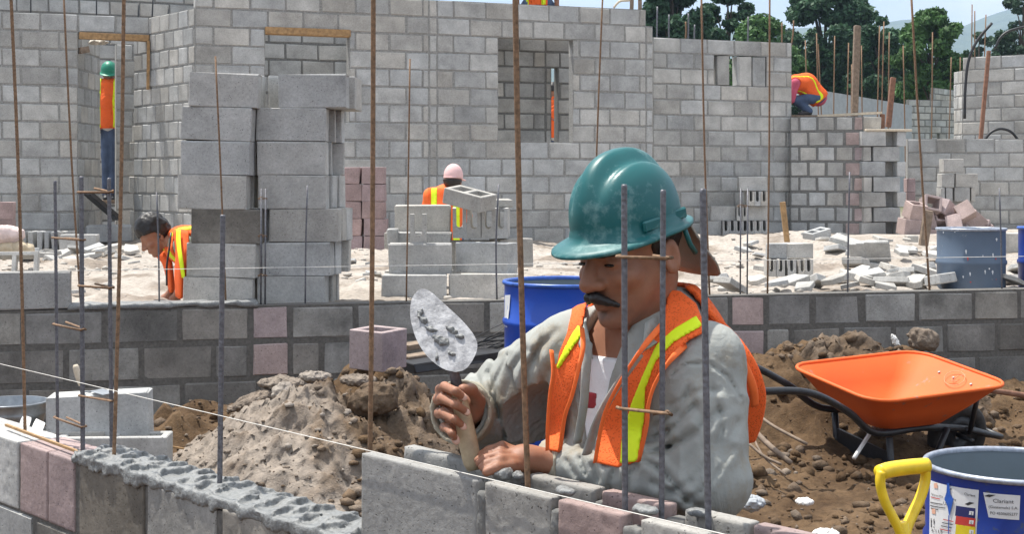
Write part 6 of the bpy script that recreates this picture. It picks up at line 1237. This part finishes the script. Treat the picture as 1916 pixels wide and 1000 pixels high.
# ------------------------------------------------------------------ the other workers
def worker(label, J3, r, res, top, legs_, vest_rows=True, hat=None, hair=None, skin=SKIN, facing=None, s=1.0, hatmat_=None, vest_lo=-.30, headtop=None, extra=None, lw=.02, vmat=None, pad=.16):
    """J3: joints head, neck, sl, sr, el, er, wl, wr, chest, hip, kl, kr, al, ar (world points)"""
    w = thing('person', label, 'person', (0, 0, 0)); P_ = {k: np.asarray(v, float) for k, v in J3.items()}
    allp = np.array(list(P_.values())); lo = allp.min(0)-pad; hi = allp.max(0)+pad; fr = frame(facing); ho = P_['head']
    def tors(p, o=0):
        d = cone(p, P_['chest'], .125*s+o, P_['hip'], .125*s+o); d = smin(d, cone(p, P_['sl'], .062*s+o, P_['sr'], .062*s+o), .06); d = smin(d, cone(p, (P_['sl']+P_['sr'])/2, .1*s+o, P_['chest'], .13*s+o), .05); return d
    def arm(p, o=0): return np.minimum(smin(cone(p, P_['sl'], .05*s+o, P_['el'], .042*s+o), cone(p, P_['el'], .042*s+o, P_['wl'], .03*s+o), .02), smin(cone(p, P_['sr'], .05*s+o, P_['er'], .042*s+o), cone(p, P_['er'], .042*s+o, P_['wr'], .03*s+o), .02))
    def uarm(p, o=0): return np.minimum(cone(p, P_['sl'], .056*s+o, P_['el'], .052*s+o), cone(p, P_['sr'], .056*s+o, P_['er'], .052*s+o))
    def leg(p, o=0): return np.minimum(smin(cone(p, P_['hip']+(P_['kl']-P_['kr'])*.25, .085*s+o, P_['kl'], .058*s+o), cone(p, P_['kl'], .058*s+o, P_['al'], .045*s+o), .02), smin(cone(p, P_['hip']-(P_['kl']-P_['kr'])*.25, .085*s+o, P_['kr'], .058*s+o), cone(p, P_['kr'], .058*s+o, P_['ar'], .045*s+o), .02))
    def hands(p):
        d = None
        for a, b in (('el', 'wl'), ('er', 'wr')):
            t = nrm(P_[b]-P_[a]); sd = nrm(np.cross(t, [.2, .9, .3])); e = ell(p, P_[b]+t*.045, (.045, .036, .018), np.array([t, sd, np.cross(t, sd)]))
            for i, ln in enumerate((.055, .062, .058, .045)): e = smin(e, cone(p, P_[b]+t*.08+sd*(.026-.017*i), .010, P_[b]+t*(.08+ln)+sd*(.026-.017*i)+np.cross(t, sd)*.02, .008), .004)
            e = smin(e, cone(p, P_[b]+t*.03+sd*.03, .011, P_[b]+t*.07+sd*.06, .009), .006); d = e if d is None else np.minimum(d, e)
        return d
    def feet(p):
        d = None
        for k in ('al', 'ar'):
            e = cone(p, P_[k]+[0, 0, -.02], .045, P_[k]+fr[0]*[.15, .15, 0]+[0, 0, -.04], .035); d = e if d is None else np.minimum(d, e)
        return d
    def body(p):
        d = smin(head_sdf(p, ho, fr, s), cone(p, ho+fr[0]*-.03+fr[2]*-.08, .05*s, P_['neck'], .055*s), .02); d = smin(d, tors(p, -.012), .03); d = smin(d, arm(p), .015); d = smin(d, leg(p, -.012), .03); return smin(d, hands(p), .01)
    obj('body', sdf_mesh(body, lo, hi, res, 'body', skin), w)
    nz_ = lambda p: .012*(fbm(p*11, 3, 4)-.5)
    obj('shirt', sdf_mesh(lambda p: smin(tors(p, .004), uarm(p, .006), .03)+nz_(p), lo, hi, res*1.2, 'shirt', top), w)
    obj('trousers', sdf_mesh(lambda p: smin(leg(p, .006), ell(p, P_['hip'], (.13*s, .12*s, .1*s)), .04)+nz_(p), lo, hi, res*1.3, 'trousers', legs_), w)
    obj('boots', sdf_mesh(feet, lo-[0, .1, .05], hi, res*1.3, 'boots', BLACKP), w)
    ax_ = nrm(P_['hip']-P_['chest'])
    sl_ = nrm(P_['sl']-P_['sr'])
    def vst(p): return np.maximum(np.maximum(np.abs(tors(p, .016)+.6*nz_(p))-.008, np.maximum(-((p-P_['neck'])@ax_)-.03, (p-P_['hip'])@ax_-.06)), np.abs((p-(P_['sl']+P_['sr'])/2)@sl_)-.165*s)
    v = obj('safety_vest', sdf_mesh(vst, lo, hi, res, 'safety_vest', vmat or VORG), w)
    def lim(p):
        q = (p-(P_['sl']+P_['sr'])/2)@sl_; return np.maximum(np.maximum(np.abs(tors(p, .022)+.6*nz_(p))-.008, np.maximum(-((p-P_['neck'])@ax_)-.03, (p-P_['hip'])@ax_-.05)), np.abs(np.abs(q)-.10*s)-lw)
    obj('reflective_strip', sdf_mesh(lim, lo, hi, res, 'reflective_strip', LIME), v)
    HM_ = np.array(fr)
    if hat == 'helmet': helmet(w, ho+fr[2]*.02, fr, hatmat_ or GREENH, False, 28, 10, s)
    elif hat == 'cap':
        cap_ = obj('cap', sdf_mesh(lambda p: (lambda q: np.maximum(ell(q, (-.012, 0, .032), (.108, .086, .112)), -q[:, 2]+.004))(((p-ho)@HM_.T)/s), ho-.2, ho+.2, res*.7, 'cap', hatmat_), w)
        obj('visor', sdf_mesh(lambda p: (lambda q: rbox(q, (.12, 0, .01), (.06, .06, .006), .005))(((p-ho)@HM_.T)/s), ho-.25, ho+.25, res*.6, 'visor', hatmat_), cap_)
        obj('cap_strap', mesh('cap_strap', *tube(smoothpath([ho+fr[0]*(-.09)+fr[1]*.062+fr[2]*.012, ho+fr[0]*(-.122)+fr[1]*.0+fr[2]*.008, ho+fr[0]*(-.09)-fr[1]*.062+fr[2]*.012], 4), .008, 6), hatmat_, True), cap_)
    ht = -.004 if hat else 9
    if hair: obj('hair', sdf_mesh(lambda p: (lambda q: np.maximum(np.minimum(np.maximum(ell(q, (-.010, 0, .034), (.112, .090, .114)), .022-q[:, 2]-.25*np.clip(.06-q[:, 0], 0, .1)), np.maximum(ell(q, (-.02, 0, .01), (.108, .090, .116)), np.maximum(q[:, 0]+.012, -.085-q[:, 2]))), q[:, 2]-ht))(((p-ho)@HM_.T)/s)+(.020 if not hat else .006)*(fbm(p*42, 3, 2)-.5), ho-.18, ho+.18, res*.7, 'hair', HAIR), w)
    return w, P_, fr
def V(*a): return np.array(a, float)
# boy crouching by the tall stack
def D(P0): return lambda x, y, dy=0: J(x, y, F/(F/P0+dy))                 # photo pixel at P0, moved dy metres away
Pb = 318; q = D(Pb)
boy, Pj, frb = worker('black-haired boy in an open orange vest bending beside the tall stack', dict(head=q(286, 436), neck=q(320, 452), sl=q(344, 460, -.13), sr=q(340, 456, .13), el=q(352, 515, -.16), er=q(345, 515, .16), wl=q(332, 552, -.12), wr=q(318, 550, .12), chest=q(372, 468), hip=q(440, 480, .1), kl=q(425, 545, 0), kr=q(425, 545, .24), al=q(470, 560, 0), ar=q(470, 560, .24)), .1, .008, OLIVE, JEANS, hair=True, facing=(-.80, -.28, -.55), s=.86)
flap = lambda rows, mat, nm: sheet([[J(*q) for q in r_] for r_ in rows], mat, nm, boy, .006)
flap([[(322, 432, 322), (336, 428, 326), (352, 432, 330)], [(328, 470, 328), (342, 470, 332), (353, 478, 332)], [(326, 512, 328), (338, 515, 332), (350, 515, 330)], [(328, 555, 326), (337, 560, 330), (347, 555, 328)]], VORG, 'vest_flap')
flap([[(312, 452, 312), (306, 462, 314), (296, 470, 312)], [(318, 475, 314), (310, 480, 316), (292, 478, 314)], [(322, 500, 314), (318, 498, 316), (306, 496, 314)], [(326, 545, 314), (322, 548, 316), (318, 548, 314)]], VORG, 'vest_flap')
flap([[(330, 430, 328), (337, 430, 329)], [(330, 455, 331), (337, 458, 333)], [(334, 485, 334), (341, 488, 335)], [(340, 520, 334), (346, 522, 334)]], LIME, 'reflective_strip'); flap([[(312, 458, 318), (305, 465, 318)], [(318, 472, 319), (312, 478, 319)]], LIME, 'reflective_strip')
obj('binding', mesh('binding', *tube(smoothpath([J(320, 436, 324), J(316, 470, 326), J(312, 500, 326), J(312, 535, 326)], 4), .006, 6), BLACKP, True), boy)
# man in a pink cap sitting with his back to us
q = D(205)
worker('man in a pale pink cap and orange vest seen from behind the low pile', dict(head=q(849, 336), neck=q(842, 358), sl=q(806, 366), sr=q(862, 366), el=q(797, 405, .05), er=q(873, 405, .05), wl=q(815, 430, .3), wr=q(858, 430, .3), chest=q(834, 395), hip=q(834, 452), kl=q(812, 440, .36), kr=q(856, 440, .36), al=q(815, 480, .22), ar=q(855, 480, .22)), .1, .011, VTRIM, JEANS, hat='cap', hatmat_=CAPP, hair=True, facing=(.30, .93, -.1), lw=.03)
# worker in the doorway
Pd = 151; q = D(Pd); hd = q(204, 136); zf = hd[2]-1.60
worker('worker in a green hard hat and orange vest standing inside the left doorway', dict(head=hd, neck=q(205, 151), sl=q(226, 160), sr=q(184, 160), el=q(232, 202, .05), er=q(178, 202, .05), wl=q(228, 236, -.1), wr=q(182, 236, -.05), chest=q(205, 190), hip=q(205, 232), kl=q(213, 290), kr=q(199, 290), al=q(214, 300)*[1, 1, 0]+[0, 0, zf+.08], ar=q(199, 300)*[1, 1, 0]+[0, 0, zf+.08]), .1, .013, PALE, JEANS, hat='helmet', facing=(.2, -.95, -.25), s=.95)
pd = J(206, 300, Pd); bm = box_bm((-.3, -.22, -.02), (.3, .22, .02), .004); obj('plank', bm_mesh(bm, 'plank', WOODG), None, (pd[0], pd[1], zf), (0, 0, .3), 'scaffold plank under the worker in the left doorway', 'plank')
for dx in (-.2, .2): obj('trestle_block', block_mesh(.2, round(zf-.02-SITE, 2), .3, GREY, 0), None, (pd[0]+dx, pd[1], (zf-.02+SITE)/2), (0, 0, .3), 'stacked block support under the doorway scaffold plank', 'block', 'supports under the doorway plank')
# worker seen through the window and the inner opening
q = D(128); zf = SITE
worker('worker in an orange vest glimpsed through the right window opening', dict(head=q(1034, 172), neck=q(1036, 184), sl=q(1056, 192), sr=q(1018, 192), el=q(1060, 225), er=q(1014, 225), wl=q(1056, 250, -.1), wr=q(1020, 250, -.1), chest=q(1037, 212), hip=q(1037, 252), kl=q(1044, 300), kr=q(1030, 300), al=q(1044, 350)*[1, 1, 0]+[0, 0, zf+.08], ar=q(1030, 350)*[1, 1, 0]+[0, 0, zf+.08]), .1, .018, PALE, JEANS, facing=(-.3, -.9, -.2), hair=True)
# worker squatting on the corner wall
q = D(136.6)
worker('worker in an orange vest squatting on top of the corner wall', dict(head=q(1464, 162), neck=q(1476, 152), sl=q(1488, 156, -.13), sr=q(1488, 156, .15), el=q(1480, 186, -.14), er=q(1478, 186, .16), wl=q(1472, 206, -.1), wr=q(1470, 206, .12), chest=q(1508, 158), hip=q(1530, 182), kl=q(1490, 188, -.1), kr=q(1490, 188, .14), al=q(1514, 208, -.1), ar=q(1514, 208, .14)), .1, .012, PINKS, JEANS, hair=True, facing=(-.85, -.2, -.5), lw=.008, s=.98)
q = J(1505, 219, 136.4); obj('plank', bm_mesh(box_bm((-.5, -.2, -.02), (.5, .2, .02), .004), 'plank', WOODG), None, (q[0], q[1], q[2]), (0, 0, .1), 'plank under the squatting worker behind the corner wall', 'plank')
# worker crouching on scaffolding above the back wall
Pt = 153; q = D(Pt)
worker('worker in an orange vest crouching above the top of the tall back wall', dict(head=q(985, -78), neck=q(990, -62), sl=q(1030, -54), sr=q(972, -54), el=q(1040, -25), er=q(964, -25), wl=q(1042, 8), wr=q(968, 8), chest=q(1000, -30), hip=q(1006, 6), kl=q(1035, 18, .25), kr=q(978, 18, .25), al=q(1035, 40, .2), ar=q(985, 40, .2)), .1, .016, PALE, JEANS, hat='helmet', facing=(-.2, -.9, -.3), lw=.03)
q = J(1010, 50, Pt); bm = box_bm((-.7, -.2, -.025), (.7, .35, .025), .004); obj('scaffold_board', bm_mesh(bm, 'scaffold_board', WOODG), None, (q[0], q[1]+.3, q[2]), (0, 0, .3), 'scaffold board behind the top of the tall back wall', 'board')
for dx in (-.6, .6): obj('scaffold_pole', mesh('scaffold_pole', *tube([(q[0]+dx, q[1]+.35, SITE-.1), (q[0]+dx, q[1]+.35, q[2]+.2)], .03, 8), WOODG), None, label='timber pole carrying the scaffold board behind the back wall', cat='pole', group='poles under the scaffold board')
HAZE = 3.6e-4
# ------------------------------------------------------------------ haze
hz = NT('haze_air'); hz.t.nodes.remove(hz.b); pv = hz.n('ShaderNodeVolumePrincipled'); pv.inputs['Color'].default_value = (.55, .74, 1, 1); pv.inputs['Density'].default_value = HAZE; pv.inputs['Anisotropy'].default_value = .2
hz.l(pv.outputs[0], hz.t.nodes['Material Output'].inputs['Volume'])
hv, hfc = box_core((-6500, -6500, -3), (6500, 8000, 420))
ho = obj('haze', mesh('haze', hv, hfc, hz.m), kind='stuff')
